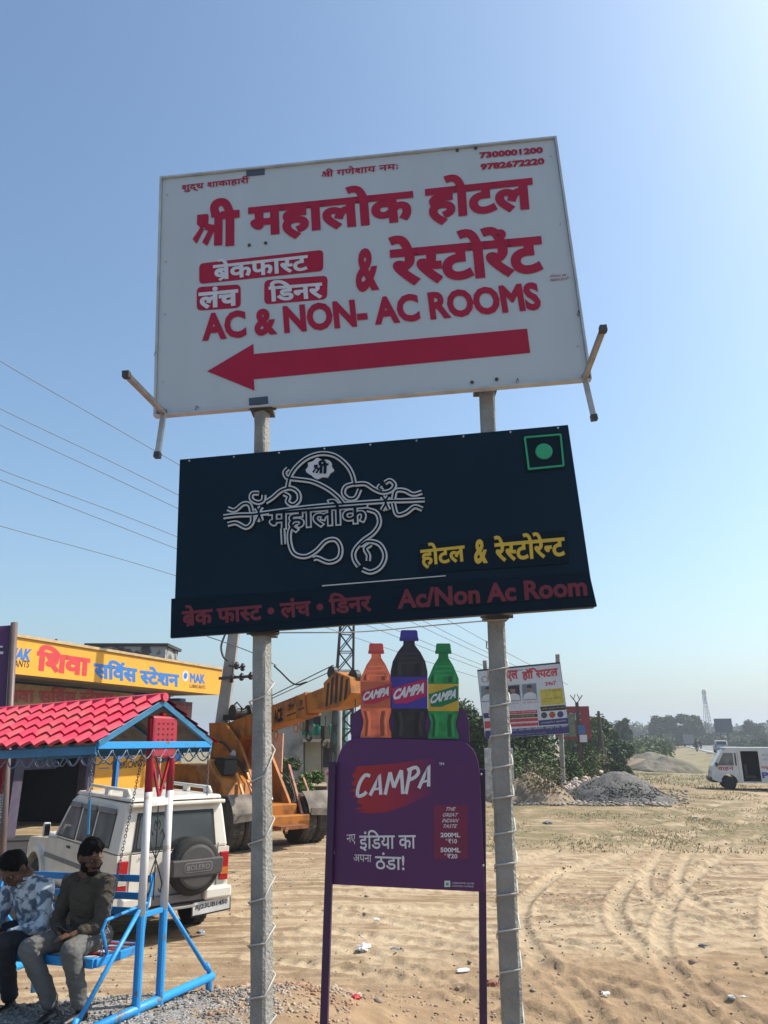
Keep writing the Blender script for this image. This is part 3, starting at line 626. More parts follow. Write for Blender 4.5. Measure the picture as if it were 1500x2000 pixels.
LOGO = [[(485, 310), (500, 240), (540, 170), (620, 100), (720, 66), (820, 80), (900, 140), (945, 210), (965, 290)],
 [(490, 172), (466, 200), (485, 238), (560, 250), (660, 265), (760, 310), (840, 370), (890, 430)],
 [(235, 502), (600, 452), (900, 425), (1240, 402)],
 [(30, 516), (130, 504), (240, 502)], [(60, 458), (110, 470), (170, 425), (215, 430), (232, 482)], [(60, 570), (120, 560), (190, 592), (232, 560), (237, 512)],
 [(300, 445), (282, 480), (300, 545)], [(265, 452), (285, 500), (265, 548)],
 [(330, 412), (380, 380), (440, 330), (510, 312), (562, 345), (566, 400), (525, 432), (485, 410), (495, 372), (460, 352)],
 [(318, 362), (312, 400), (275, 415), (230, 392), (235, 352), (280, 348)],
 [(965, 285), (1040, 282), (1100, 318), (1160, 342), (1220, 330), (1248, 290), (1215, 258), (1180, 275)], [(1150, 292), (1135, 312), (1160, 330)],
 [(1000, 322), (970, 382), (920, 388), (884, 350), (900, 302), (960, 282)],
 [(1235, 402), (1320, 402), (1462, 396)], [(1240, 390), (1258, 332), (1320, 330), (1380, 357), (1442, 342)], [(1240, 420), (1265, 500), (1330, 488), (1390, 445), (1445, 462)],
 [(1205, 372), (1185, 410), (1205, 468)], [(1160, 372), (1185, 418), (1160, 470)],
 [(452, 600), (458, 712)], [(545, 565), (505, 610), (500, 690), (530, 775), (610, 800), (690, 760), (760, 690), (830, 682), (865, 740), (850, 812), (780, 840), (700, 810), (670, 817)],
 [(1055, 465), (1120, 490), (1140, 560), (1100, 630), (1020, 690), (962, 760), (962, 820), (992, 868)],
 [(1005, 722), (1060, 692), (1140, 712), (1180, 790), (1150, 872), (1080, 910), (1020, 892)], [(1080, 712), (1040, 745), (1062, 790), (1060, 830)]]
em = bpy.data.objects.new('emblem', None); COL.objects.link(em); em.parent = s2
upx = (p2.uv(600, 1000)-p2.uv(601, 1000)).length
a_ = MB(); b_ = MB(); c_ = MB()
for i, st in enumerate(LOGO):
    z = i*.00012; p2.ribbon(Z4(*st), 11.5*upx, d0=-.003, d1=.010+z, mb=a_); p2.ribbon(Z4(*st), 9.6*upx, d0=.010+z, d1=.022+z, mb=b_)
for i, st in enumerate(LOGO):
    q = Z4(*st); z = .0265+i*.00005; p2.ribbon(q, 3.4*upx, d0=.018, d1=z, mb=c_)
a_.build('emblem_backing', navyd, s2); b_.build('emblem_outline', silver, s2); c_.build('emblem_groove', navyd, s2); bpy.data.objects.remove(em)
Q_ = Z4((345, 650), (1068, 596), (345, 425))
p2.text('महालोक', *Q_, silver, .055, .0235, name='emblem_letters', ref=.055, depth=.02); p2.text('महालोक', *Q_, navyd, .008, .0285, name='emblem_letter_core', ref=.055, depth=.02)
blob = [(715+(95+9*math.sin(a*7))*math.cos(a), 170+(70+8*math.cos(a*7))*math.sin(a)) for a in np.linspace(0, 2*math.pi, 40, endpoint=False)]
p2.poly(Z4(*blob), silver, 0, .014, 'emblem_badge'); p2.text('Śी', *Z4((660, 215), (775, 205), (665, 115)), navyd, .05, .0165)
yel = M('yellow_letters', (.62, .40, .02), .4, var=.05)
p2.poly(Z2((868, 425), (1375, 375), (1382, 490), (872, 524)), navyd, 0, .008, 'letter_plate', bevel=.002)
p2.text('होटल', (823, 1113), (910, 1104), (820, 1063), yel, .03, .014, depth=.3); p2.text('&', (926, 1103), (953, 1101), (925, 1055), yel, .035, .014, depth=.3)
p2.text('रे<सटोरे<नट', (967, 1100), (1105, 1088), (964, 1048), yel, .03, .014, depth=.3)
dred = M('dark_red_letters', (.15, .003, .012), .45, var=.06)
p2.poly(Z2((50, 640), (733, 588), (733, 664), (50, 716)), navyd, .012, .017, 'letter_plate'); p2.poly(Z2((783, 585), (1450, 535), (1455, 600), (783, 655)), navyd, .012, .017, 'letter_plate')
p2.text('ब^ेक फा<सट • लंच • िडनर', (358, 1227), (728, 1197), (357, 1184), dred, .035, .021, depth=.2)
p2.text('Ac/Non Ac Room', (777, 1191), (1147, 1165), (776, 1153), dred, .035, .021, depth=.2)
grn = M('green_mark', (.02, .33, .14), .4, var=.05)
p2.poly(Z2((1219, 52), (1361, 42), (1371, 168), (1233, 180)), navyd, 0, .004, 'mark_plate')
mb = MB(); 
qs = Z2((1229, 62), (1351, 52), (1361, 158), (1243, 170)); qs = [p2.uv(*q) for q in qs]
for i in range(4):
    a, b = qs[i], qs[(i+1) % 4]; mb.bar((a.x, -.009-i*.0003, a.y), (b.x, -.009-i*.0003, b.y), .012, .011, up=(0, 1, 0))
mb.build('mark_square', grn, s2)
c = p2.uv(*Z2((1294, 110))[0]); mb = MB(); mb.lathe([(.056, 0), (.056, -.012), (.050, -.015)], (c.x, -.004, c.y), 'y', 32); mb.build('mark_dot', grn, s2)
p2.poly(Z2((540, 565), (960, 531), (960, 533.5), (540, 568)), lt, 0, .0125, 'pale_scratch')
mb = MB()
for i in range(9):
    for z in (-1, 1): mb.lathe([(.007, 0), (.007, -.004), (.003, -.006)], ((-.94+i*.235)*W2/2, -.001, z*(H2/2-.02)), 'y', 8)
mb.build('rivets', steel, s2)

# --- cola standee
YC = 3.4; kc = YC/4.6
s3 = signroot('drink_standee', 'purple soft drink advertising stand with three bottle cut-outs on top', .137*kc, CZ+(1.718-CZ)*kc, -7.85, -.05, 1.29, YC)
p3 = Plane(s3, 0); pur = M('purple_print', (.068, .009, .088), .36, var=.06, scale=2); purd = M('purple_leg', (.035, .008, .055), .4)
body = [(649, 1727), (652, 1600), (656, 1510), (660, 1480), (668, 1460), (680, 1447), (697, 1441), (800, 1443), (895, 1447), (912, 1452), (925, 1465), (933, 1485), (937, 1510), (941, 1600), (947, 1742)]
p3.poly(body, pur, -.012, .004, 'panel', bevel=.0015)
p3.poly([(686, 1450), (685, 1410), (690, 1392), (702, 1384), (898, 1384), (910, 1392), (916, 1410), (917, 1455)], pur, -.034, -.020, 'rear_panel')
p3b = Plane(s3, .018)
def Z6(*p): return [(600+x/3.5714, 1220+y/3.5714) for x, y in p]
ccol = {'o': ((.52, .11, .045), (.60, .08, .06), (.50, .11, .05), (.40, .02, .05)), 'c': ((.012, .006, .008), (.05, .03, .25), (.045, .03, .26), (.42, .01, .09)), 'g': ((.006, .15, .035), (.008, .20, .05), (.50, .33, .03), (.01, .16, .06))}
def bottle(key, cx, cap, shoulder, lab, waist, bot, hw, label):
    C_ = ccol[key]; m0 = M('drink_'+key, C_[0], .3, var=.22, scale=22, col2=tuple(min(1, c*1.7+.008) for c in C_[0]))
    y0, y1, cw = cap
    prof = [(cw*.62, y1), (cw*.66, y1+8), (hw*.62, y1+22), (hw*.88, y1+40), (hw, shoulder), (hw, lab[1]), (hw*.93, lab[1]+10), (hw*.80, waist), (hw*.86, waist+14), (hw*.98, bot-8), (hw, bot)]
    pts = [(cx-a, b) for a, b in prof]+[(cx+a, b) for a, b in prof[::-1]]
    sc2 = 0
    o = p3b.poly(pts, m0, -.006, .006, 'bottle'); o['label'] = label
    hl = M('drink_hl_'+key, tuple(min(1, c*1.9+.02) for c in C_[0]), .35, var=.05); dk = M('drink_dk_'+key, tuple(c*.5 for c in C_[0]), .35, var=.05)
    for dx, wd, mm in ((-.72, .08, dk), (-.5, .09, hl), (.45, .12, dk), (.75, .06, hl)):
        p3b.poly([(cx+hw*(dx-wd), y1+46), (cx+hw*(dx+wd), y1+38), (cx+hw*(dx+wd), lab[0]-3), (cx+hw*(dx-wd), lab[0]-3)], mm, .006, .0068, 'printed_glint', o)
        p3b.poly([(cx+hw*(dx-wd), lab[1]+6), (cx+hw*(dx+wd), lab[1]+6), (cx+hw*(dx*.8+wd), waist), (cx+hw*(dx*.9+wd), bot-4), (cx+hw*(dx*.9-wd), bot-4), (cx+hw*(dx*.8-wd), waist)], mm, .006, .0068, 'printed_glint', o)
    for i in range(3): p3b.poly([(cx-hw*.55, y1+24+i*9), (cx+hw*.55, y1+23+i*9), (cx+hw*.55, y1+25+i*9), (cx-hw*.55, y1+26+i*9)], hl, .006, .0069, 'printed_glint', o)
    p3b.poly([(cx-cw*.92, y0+2), (cx-cw*.8, y0), (cx+cw*.8, y0), (cx+cw*.92, y0+2), (cx+cw, y1-6), (cx-cw, y1-6)], M('cap_'+key, C_[1], .4, var=.05), -.007, .008, 'cap', o)
    p3b.poly([(cx-cw*1.05, y1-6), (cx+cw*1.05, y1-6), (cx+cw*1.05, y1), (cx-cw*1.05, y1)], M('cap_ring_'+key, tuple(c*.75 for c in C_[1]), .4, var=.05), -.007, .009, 'cap_ring', o)
    p3b.poly([(cx-hw, lab[0]), (cx+hw, lab[0]), (cx+hw, lab[1]), (cx-hw, lab[1])], M('label_'+key, C_[2], .4, var=.12, scale=9), .006, .0085, 'label', o)
    b_m = M('brush_'+key, C_[3], .4, var=.1); h = lab[1]-lab[0]
    p3b.poly([(cx-hw*.95, lab[0]+h*.38), (cx+hw*.8, lab[0]+h*.08), (cx+hw*.97, lab[0]+h*.10), (cx+hw*.95, lab[0]+h*.6), (cx-hw*.1, lab[0]+h*.84), (cx-hw*.8, lab[0]+h*.84)], b_m, .0085, .0095, 'brush_mark', o)
    p3b.text('CAMPA', (cx-hw*.86, lab[0]+h*.74), (cx+hw*.80, lab[0]+h*.52), (cx-hw*.80, lab[0]+h*.40), lt, .05, .0105, .35, parent=o)
bottle('o', 735, (1257, 1277, 14.5), 1326, (1332, 1383), 1408, 1441, 30.5, 'orange drink bottle cut-out')
bottle('g', 866, (1257, 1277, 15), 1326, (1336, 1389), 1410, 1443, 30, 'green drink bottle cut-out')
bottle('c', 799, (1231, 1252, 17.5), 1312, (1322, 1384), 1412, 1442, 36, 'taller dark cola bottle cut-out')
pinkm = M('pink_print', (.32, .008, .10), .4, var=.06)
sm = bpy.data.materials.new('smear_print'); sm.use_nodes = True; n = sm.node_tree; tc = n.nodes.new('ShaderNodeTexCoord'); sx = n.nodes.new('ShaderNodeSeparateXYZ'); n.links.new(tc.outputs['Object'], sx.inputs[0])
rp = n.nodes.new('ShaderNodeValToRGB'); mr = n.nodes.new('ShaderNodeMapRange'); mr.inputs[1].default_value = p3.uv(700, 1500).x; mr.inputs[2].default_value = p3.uv(852, 1500).x
n.links.new(sx.outputs[0], mr.inputs[0]); n.links.new(mr.outputs[0], rp.inputs[0]); rp.color_ramp.elements[0].color = (.30, .008, .012, 1); rp.color_ramp.elements[1].color = (.068, .009, .088, 1)
e_ = rp.color_ramp.elements.new(.55); e_.color = (.24, .006, .035, 1); n.links.new(rp.outputs[0], n.nodes['Principled BSDF'].inputs['Base Color']); n.nodes['Principled BSDF'].inputs['Roughness'].default_value = .36
p3.poly(Z6((345, 990), (620, 968), (885, 925), (890, 1100), (872, 1178), (700, 1258), (560, 1305), (440, 1316), (350, 1305), (420, 1292), (330, 1286), (395, 1262), (345, 1240), (365, 1215), (318, 1200), (350, 1170), (295, 1160), (345, 1135), (305, 1110), (335, 1080), (312, 1050), (340, 1020)), sm, .004, .005, 'brush_mark')
wp = M('white_print', (.60, .60, .62), .4, var=.04)
# brush-lettered word drawn stroke by stroke
mb = MB(); st = [[(440, 1055), (405, 1050), (370, 1100), (352, 1165), (360, 1195), (395, 1185), (415, 1165)], [(440, 1190), (475, 1120), (505, 1045), (515, 1185)], [(455, 1150), (520, 1140)],
     [(545, 1185), (562, 1110), (580, 1030)], [(580, 1030), (592, 1080), (606, 1135)], [(606, 1135), (632, 1075), (658, 1015)], [(658, 1015), (664, 1100), (668, 1180)], [(690, 1180), (705, 1100), (722, 1005)], [(700, 1015), (760, 995), (778, 1030), (750, 1065), (705, 1085)], [(780, 1140), (815, 1060), (850, 980), (848, 1128)], [(795, 1100), (852, 1085)]]
ux = (p3.uv(800, 1500)-p3.uv(801, 1500)).length
for i, q in enumerate(st): p3.ribbon(Z6(*q), (6.4 if i not in (2, 10) else 4)*ux, d0=.004, d1=.0075+i*.0003, mb=mb, n=3 if i in (0, 8) else 1)
mb.build('brand_word', wp, s3)
p3.text('TM', *Z6((920, 980), (955, 980), (920, 962)), wp, .02, .006)
p3.text('नए', *Z6((278, 1535), (340, 1530), (276, 1465)), wp, .0, .006); p3.text('इंिडया का', *Z6((365, 1580), (760, 1577), (365, 1432)), wp, .012, .006)
p3.text('अपना', *Z6((325, 1650), (450, 1655), (325, 1600)), wp, .0, .006); p3.text('ठंडा!', *Z6((475, 1705), (680, 1712), (475, 1585)), wp, .012, .006)
p3.poly(Z6((882, 1256), (1118, 1256), (1120, 1635), (885, 1632)), M('crimson_print', (.17, .008, .055), .4, var=.15, scale=4), .004, .005, 'price_box')
for i, (tx, x0, x1, y) in enumerate([('THE', 968, 1035, 1297), ('GREAT', 945, 1052, 1338), ('INDIAN', 940, 1055, 1378), ('TASTE', 948, 1045, 1417)]): p3.text(tx, *Z6((x0, y), (x1, y), (x0+4, y-25)), wp, .008, .006, .3)
p3.text('200ML', *Z6((930, 1482), (1068, 1482), (930, 1450)), wp, .03, .006); p3.text('₹10', *Z6((985, 1525), (1045, 1525), (985, 1492)), wp, .02, .006); p3.text('@', *Z6((965, 1505), (980, 1505), (965, 1492)), wp, 0, .006)
p3.text('500ML', *Z6((930, 1586), (1070, 1588), (930, 1553)), wp, .03, .006); p3.text('₹20', *Z6((978, 1628), (1048, 1630), (978, 1596)), wp, .02, .006); p3.text('@', *Z6((956, 1608), (972, 1608), (956, 1596)), wp, 0, .006)
p3.poly(Z6((958, 1785), (998, 1785), (998, 1828), (958, 1828)), wp, .004, .0055, 'veg_mark'); p3.poly(Z6((968, 1797), (988, 1797), (988, 1818), (968, 1818)), grn, .0055, .006, 'veg_dot')
p3.text('CARBONATED WATER', *Z6((1010, 1806), (1165, 1811), (1010, 1794)), wp, 0, .0055); p3.text('CONTAINS CAFFEINE', *Z6((1010, 1826), (1160, 1831), (1010, 1815)), wp, 0, .0055)
bpy.context.view_layer.update(); inv3 = s3.matrix_world.inverted()
for a, b in (((650, 1487), (633, 2000)), ((941, 1502), (944, 2000))):
    A = P(*a, YC+.02); B = P(*b, YC+.02); d = (B-A)/(B.z-A.z); B = A+d*(gz(A.x, YC)-A.z-.02); mb = MB(); mb.bar(inv3 @ A, inv3 @ B, .031, .028, up=(0, 1, 0)); mb.build('leg', purd, s3, bevel=.002)
mb = MB()
for q in ((655, 1490), (652, 1665), (940, 1512), (944, 1690)):
    u = p3.uv(*q); mb.lathe([(.005, 0), (.005, -.004), (.002, -.006)], (u.x, -.004, u.y), 'y', 8)
mb.build('screws', steel, s3)

# ============================================================ SWING (frame: x to the right end, y away from the camera)
SW = (-1.685, 6.08, .28)
sw = thing('garden_swing', 'blue and white garden swing with a red tiled canopy, two men on it', 'swing', SW); sw.rotation_euler = (0, R(-2.4), R(-24.9))
blue = M('blue_paint', (.02, .26, .60), .45, col2=(.10, .12, .13), scale=11, patch=(.60, .70), bump=.15, bscale=60); bluew = M('white_paint', (.64, .62, .62), .45, col2=(.36, .27, .22), scale=9, patch=(.60, .72)); redp = M('red_paint', (.33, .012, .03), .45, col2=(.14, .03, .03), scale=9, patch=(.56, .70))
blued = M('blue_frame_paint', (.03, .17, .33), .45, var=.15)
# pole paint changes with height: blue foot, white middle, red top (painted bands of the poles themselves)
def pole(x, y):
    p = MB(); p.tube([(x, y, 0), (x, y, .62)], .030, 12); o = p.build('pole', blue, sw, smooth_=False)
    p = MB(); p.tube([(x, y, .62), (x, y, 1.46)], .0295, 12); p.build('white_band', bluew, o)
    p = MB(); p.tube([(x, y, 1.46), (x, y, 2.0)], .0298, 12); p.build('red_band', redp, o)
    for f_ in o.children: f_.data.shade_smooth()
    return o
for x in (0, -1.9):
    pole(x, -.12); pole(x, .12)
    p = MB(); p.tube([(x, -.80, .03), (x, .74, .03)], .032, 12); p.build('base_rail', blue, sw, smooth_=True)
    p = MB(); p.tube([(x, .70, .03), (x, .70, -.22)], .028, 10); p.tube([(x, -.76, .03), (x, -.76, -.05)], .028, 10); p.build('foot', blue, sw)
    for s_ in (-1, 1):
        p = MB(); p.tube([(x, s_*.14, .66), (x, s_*.66, .10)], .016, 8); p.tube([(x, s_*.66, .13), (x, s_*.70, .07)], .02, 8); p.build('brace', blue, sw, smooth_=True)
    p = MB(); p.bar((x, -.12, .62), (x, .12, .62), .03, .035); p.build('cross_bar', blue, sw, bevel=.003)
    p = MB(); p.bar((x, -.12, 1.38), (x, .12, 1.38), .03, .05); p.build('white_cross_bar', bluew, sw, bevel=.003)
    p = MB(); p.bar((x, -.10, 1.70), (x, 0, 1.42), .018); p.bar((x, .10, 1.70), (x, .003, 1.424), .018); p.bar((x-.01, -.04, 1.70), (x-.01, .07, 1.47), .012); p.build('lattice', redp, sw)
    p = MB(); p.box((x, 0, 1.86), (.07, .29, .32)); pb = p.build('red_box', redp, sw, bevel=.02)
    p = MB()
    for i in range(5):
        for j in range(4): p.box((x+.037, -.08+j*.053, 1.80+i*.04), (.004, .018, .012))
    p.build('punched_slots', M('slot_dark', (.12, .005, .012), .6), pb)
    p = MB(); p.box((x, 0, 2.035), (.05, .05, .03)); p.build('box_knob', redp, pb, bevel=.01)
EH, RH, Y0_, Y1_, X0_, X1_ = 1.80, 2.13, -.70, .58, -2.06, .03; YM = (Y0_+Y1_)/2
# canopy frame
p = MB(); p.bar((X1_, Y0_, EH), (X1_, Y1_, EH), .03, .05); p.build('gable_beam', blue, sw, bevel=.003)
p = MB(); p.bar((X0_, Y0_, EH), (X0_, Y1_, EH), .03, .05); p.build('gable_beam', blue, sw, bevel=.003)
for y in (Y0_, Y1_): p = MB(); p.bar((X0_, y, EH-.03), (X1_, y, EH-.03), .03, .06); p.build('eave_beam', blued, sw, bevel=.003)
for x in (X0_, X1_):
    for y in (Y0_, Y1_): p = MB(); p.bar((x+.003, y, EH+.01), (x+.003, YM, RH-.01), .03, .045); p.build('rafter', blued, sw, bevel=.003)
p = MB(); p.bar((X0_, YM, RH-.03), (X1_, YM, RH-.03), .03, .04); p.build('ridge_beam', blued, sw)
p = MB(); p.bar((-1.9, 0, 1.80), (0, 0, 1.80), .045, .05); p.build('main_beam', blued, sw)
p = MB(); 
for x in (-1.5, -1.0, -.5):
    for y in (Y0_, Y1_): p.bar((x, y, EH), (x, YM, RH-.02), .02, .02)
p.build('inner_rafters', blued, sw)
# tiles: one shared mesh, one object each
tile_m = M('red_roof_tile', (.68, .035, .085), .65, col2=(.46, .085, .10), scale=5, spec=.2, world=True, patch=(.42, .62), bump=.2, bscale=30)
NC = 15; NR = 5; cw = (X1_-X0_+.06)/NC
def tile_mesh(rl):
    prof = [(0, .0), (.18, .010), (.42, .021), (.66, .030), (.80, .034), (.90, .020), (1.0, .0)]
    vs_ = []; k_ = len(prof)
    for (yy, dz_) in ((0, .018), (rl*1.03, .0)):      # yy runs up the slope
        for u, hgt in prof: vs_.append((u*cw, yy, hgt+dz_))
    for u, hgt in prof: vs_.append((u*cw, .004, hgt-.004))
    fs = [(j, j+1, k_+j+1, k_+j) for j in range(k_-1)]+[(2*k_+j, 2*k_+j+1, j+1, j) for j in range(k_-1)]
    me = bpy.data.meshes.new('roof_tile'); me.from_pydata(vs_, [], fs); me.materials.append(tile_m); return me
for side in (-1, 1):
    yb = Y0_-.06 if side < 0 else Y1_+.06; rise = RH-EH; hw_ = abs(YM-yb); sl_ = math.hypot(hw_, rise+.02); rl = sl_/NR; tm = tile_mesh(rl); ang = math.atan2(rise+.02, hw_)
    for r_ in range(NR):
        for c in range(NC):
            o = bpy.data.objects.new('roof_tile', tm); COL.objects.link(o); o.parent = sw; t_ = r_*rl
            y = yb+(-side)*t_*math.cos(ang); z = EH-.01+t_*math.sin(ang)+.018
            o.location = (X0_-.03+c*cw if side < 0 else X0_-.03+(c+1)*cw, y, z); o.rotation_euler = (ang, 0, 0) if side < 0 else (ang, 0, math.pi)
p = MB(); p.tube([(X0_-.04, YM, RH+.03), (X1_+.04, YM, RH+.03)], .035, 8); p.build('ridge_cap', tile_m, sw)
# soffit sheet under tiles (grey-brown underside of the sheet)
p = MB()
for side in (-1, 1):
    yb = Y0_ if side < 0 else Y1_; n_ = 44
    for i in range(n_):
        x0 = X0_+(X1_-X0_)*i/n_; x1 = X0_+(X1_-X0_)*(i+1)/n_; z0 = .008*math.sin(i*1.9); z1 = .008*math.sin((i+1)*1.9)
        p.add([(x0, yb, EH+.022+z0), (x1, yb, EH+.022+z1), (x1, YM, RH+.012+z1), (x0, YM, RH+.012+z0)], [(0, 1, 2, 3)])
p.build('roof_underside', M('sheet_underside', (.20, .18, .16), .7, var=.2), sw)
# hanging garland of thin pipes and loops below the eaves
def loops(name, a, b, n_, drop, r=.006):
    q = MB(); a = Vector(a); b = Vector(b)
    for i in range(n_):
        p0 = a.lerp(b, i/n_); p1 = a.lerp(b, (i+1)/n_); q.tube([p0.lerp(p1, t)-Vector((0, 0, drop*math.sin(math.pi*t))) for t in np.linspace(0, 1, 9)], r, 5)
    q.build(name, M('chain_blue', (.12, .17, .24), .5, metal=.3), sw, smooth_=True)
loops('scalloped_trim', (X0_, Y0_-.0, EH-.06), (X1_, Y0_-.0, EH-.06), 14, .07); loops('scalloped_trim', (X1_+.002, Y0_, EH-.03), (X1_+.002, Y1_, EH-.03), 9, .07)
loops('scalloped_trim', (X0_, Y1_, EH-.06), (X1_, Y1_, EH-.06), 14, .07)
# chains
chm = M('chain_steel', (.16, .20, .26), .4, metal=.6)
def chain(name, a, b, lk=.030, parent=None):
    a = Vector(a); b = Vector(b); L = (b-a).length; n_ = int(L/(lk*.72)); d = (b-a)/L; q = MB(); u = d.orthogonal().normalized(); v_ = d.cross(u)
    for i in range(n_):
        c = a+d*(i+.5)*L/n_; s_ = u if i % 2 else v_
        q.tube([c+d*(lk*.5*math.cos(t))+s_*(lk*.28*math.sin(t)) for t in np.linspace(0, 2*math.pi, 8, endpoint=False)], lk*.10, 4, closed=True)
    stuff(q.build(name, chm, parent or sw, smooth_=True))
SB = .40   # seat top height
xR, xL, yF, yBk = -.14, -1.76, -.40, .06
chain('chain', (xR-.02, -.02, 1.78), (xR, yF+.05, SB)); chain('chain', (xR-.02, .02, 1.78), (xR, yBk, SB+.30)); chain('chain', (xL, -.02, 1.78), (xL, yF+.05, SB)); chain('chain', (xL, .02, 1.78), (xL, yBk, SB+.30))
chain('chain', (X1_-.04, Y0_, EH-.05), (X1_-.04, Y0_+.01, EH-.36), .026); chain('chain', (X1_-.02, Y1_, EH-.05), (X1_-.02, Y1_, EH-.42), .026); 
p = MB(); p.tube([(X1_-.04, Y0_+.01, EH-.36), (X1_-.04, Y0_+.02, EH-.58)], .009, 6); p.build('hanging_rod', blued, sw); p = MB(); p.tube([(-.95, Y0_, EH-.05), (-.98, Y0_+.01, EH-.42)], .009, 6); p.build('hanging_rod', blued, sw)
# seat
sb = MB(); sb.bar((xL, yF, SB-.03), (xR, yF, SB-.03), .04, .06); sb.bar((xL, yBk, SB-.03), (xR, yBk, SB-.03), .04, .05); sb.bar((xR, yF, SB-.03), (xR, yBk, SB-.03), .04, .055); sb.bar((xL, yF, SB-.03), (xL, yBk, SB-.03), .04, .055)
seat = sb.build('seat_frame', blue, sw, bevel=.004)
for i in range(6): q = MB(); q.box(((xL+xR)/2, yF+.05+i*.073, SB-.008+i*.0003), (xR-xL-.05, .055, .012)); q.build('seat_slat', M('seat_red', (.30, .02, .03), .5) if i % 2 else bluew, sw, bevel=.003)
yb2 = yBk+.10
for x in (xR, xL): bk = MB(); bk.tube([(x, yBk, SB-.02), (x, yBk+.02, SB+.2), (x, yb2, SB+.46)], .014, 8); bk.build('backrest_upright', blue, sw)
for i, z in enumerate((.20, .30, .42)): q = MB(); q.bar((xL, yBk+.03+.02*i, SB+z), (xR, yBk+.03+.02*i, SB+z), .016, .05); q.build('back_rail', blue, sw, bevel=.003)
for x in (xR, xL): q = MB(); q.tube([(x, yBk+.03, SB+.26), (x, yF+.08, SB+.22), (x, yF+.05, SB+.16), (x, yF+.12, SB-.01)], .012, 8); q.build('armrest', blue, sw)
orn = MB(); xo = .0
for c in ((0, 1.05), (0, .95)): pass
orn.tube([(0, 0, 1.36), (0, 0, .70)], .005, 5)
for s_ in (-1, 1):
    orn.tube([(0, s_*t_[0], t_[1]) for t_ in ((.0, .98), (.05, 1.06), (.085, 1.13), (.06, 1.18), (.04, 1.15))], .005, 5); orn.tube([(0, s_*t_[0], t_[1]) for t_ in ((.0, .98), (.05, .88), (.085, .80), (.07, .74), (.045, .77))], .005, 5)
    orn.tube([(0, s_*t_[0], t_[1]) for t_ in ((.02, 1.18), (.035, 1.22), (.02, 1.25), (.0, 1.2))], .004, 5)
orn.build('iron_scroll', M('black_iron', (.012, .012, .014), .5), sw)

# ============================================================ PEOPLE
def ico_np(sub=2):
    bm = bmesh.new(); bmesh.ops.create_icosphere(bm, subdivisions=sub, radius=1); bm.verts.index_update()
    r = (np.array([tuple(a.co) for a in bm.verts]), np.array([[a.index for a in q.verts] for q in bm.faces])); bm.free(); return r
IV, IF = ico_np(2)
class Blob:
    def __init__(s): s.V = []; s.F = []; s.n = 0
    def ell(s, c, r, rot=None):
        r = np.array([r]*3 if np.isscalar(r) else r, float); v = IV*r
        if rot is not None: v = v @ np.array(rot).T
        s.V.append(v+np.array(c)); s.F.append(IF+s.n); s.n += len(IV); return s
    def limb(s, pts, rad):
        for i in range(len(pts)-1):
            a, b = np.array(pts[i], float), np.array(pts[i+1], float); ra, rb = rad[i], rad[i+1]; L = np.linalg.norm(b-a); k_ = max(2, int(L/(min(ra, rb)*.45))+1)
            for t in np.linspace(0, 1, k_): s.ell(a+(b-a)*t, ra+(rb-ra)*t)
        return s
    def build(s, name, mat, parent, vox=.012, sm_=3, wr=0):
        o = mesh_np(name, np.concatenate(s.V), np.concatenate(s.F), mat)
        m = o.modifiers.new('r', 'REMESH'); m.mode = 'VOXEL'; m.voxel_size = vox; m.use_smooth_shade = True
        q = o.modifiers.new('s', 'SMOOTH'); q.iterations = sm_; q.factor = .5
        me = bpy.data.meshes.new_from_object(o.evaluated_get(bpy.context.evaluated_depsgraph_get())); bpy.data.objects.remove(o)
        if wr:
            for v in me.vertices:
                c = v.co; v.co = c+v.normal*wr*(1.1*noise.noise(Vector((c.x*8+c.z*6, c.y*8, c.z*26+c.x*9)))+.9*abs(noise.noise(Vector((c.x*20, c.y*20, c.z*34))))+.4*noise.noise(c*45))
        me.shade_smooth(); me.materials.clear(); me.materials.append(mat); o = bpy.data.objects.new(name, me); COL.objects.link(o); o.parent = parent; return o
skin = M('brown_skin', (.12, .06, .036), .6, var=.08, scale=12, spec=.3); hairm = M('black_hair', (.005, .004, .004), .75, spec=.15, var=.2, scale=60, bump=.6, bscale=160)
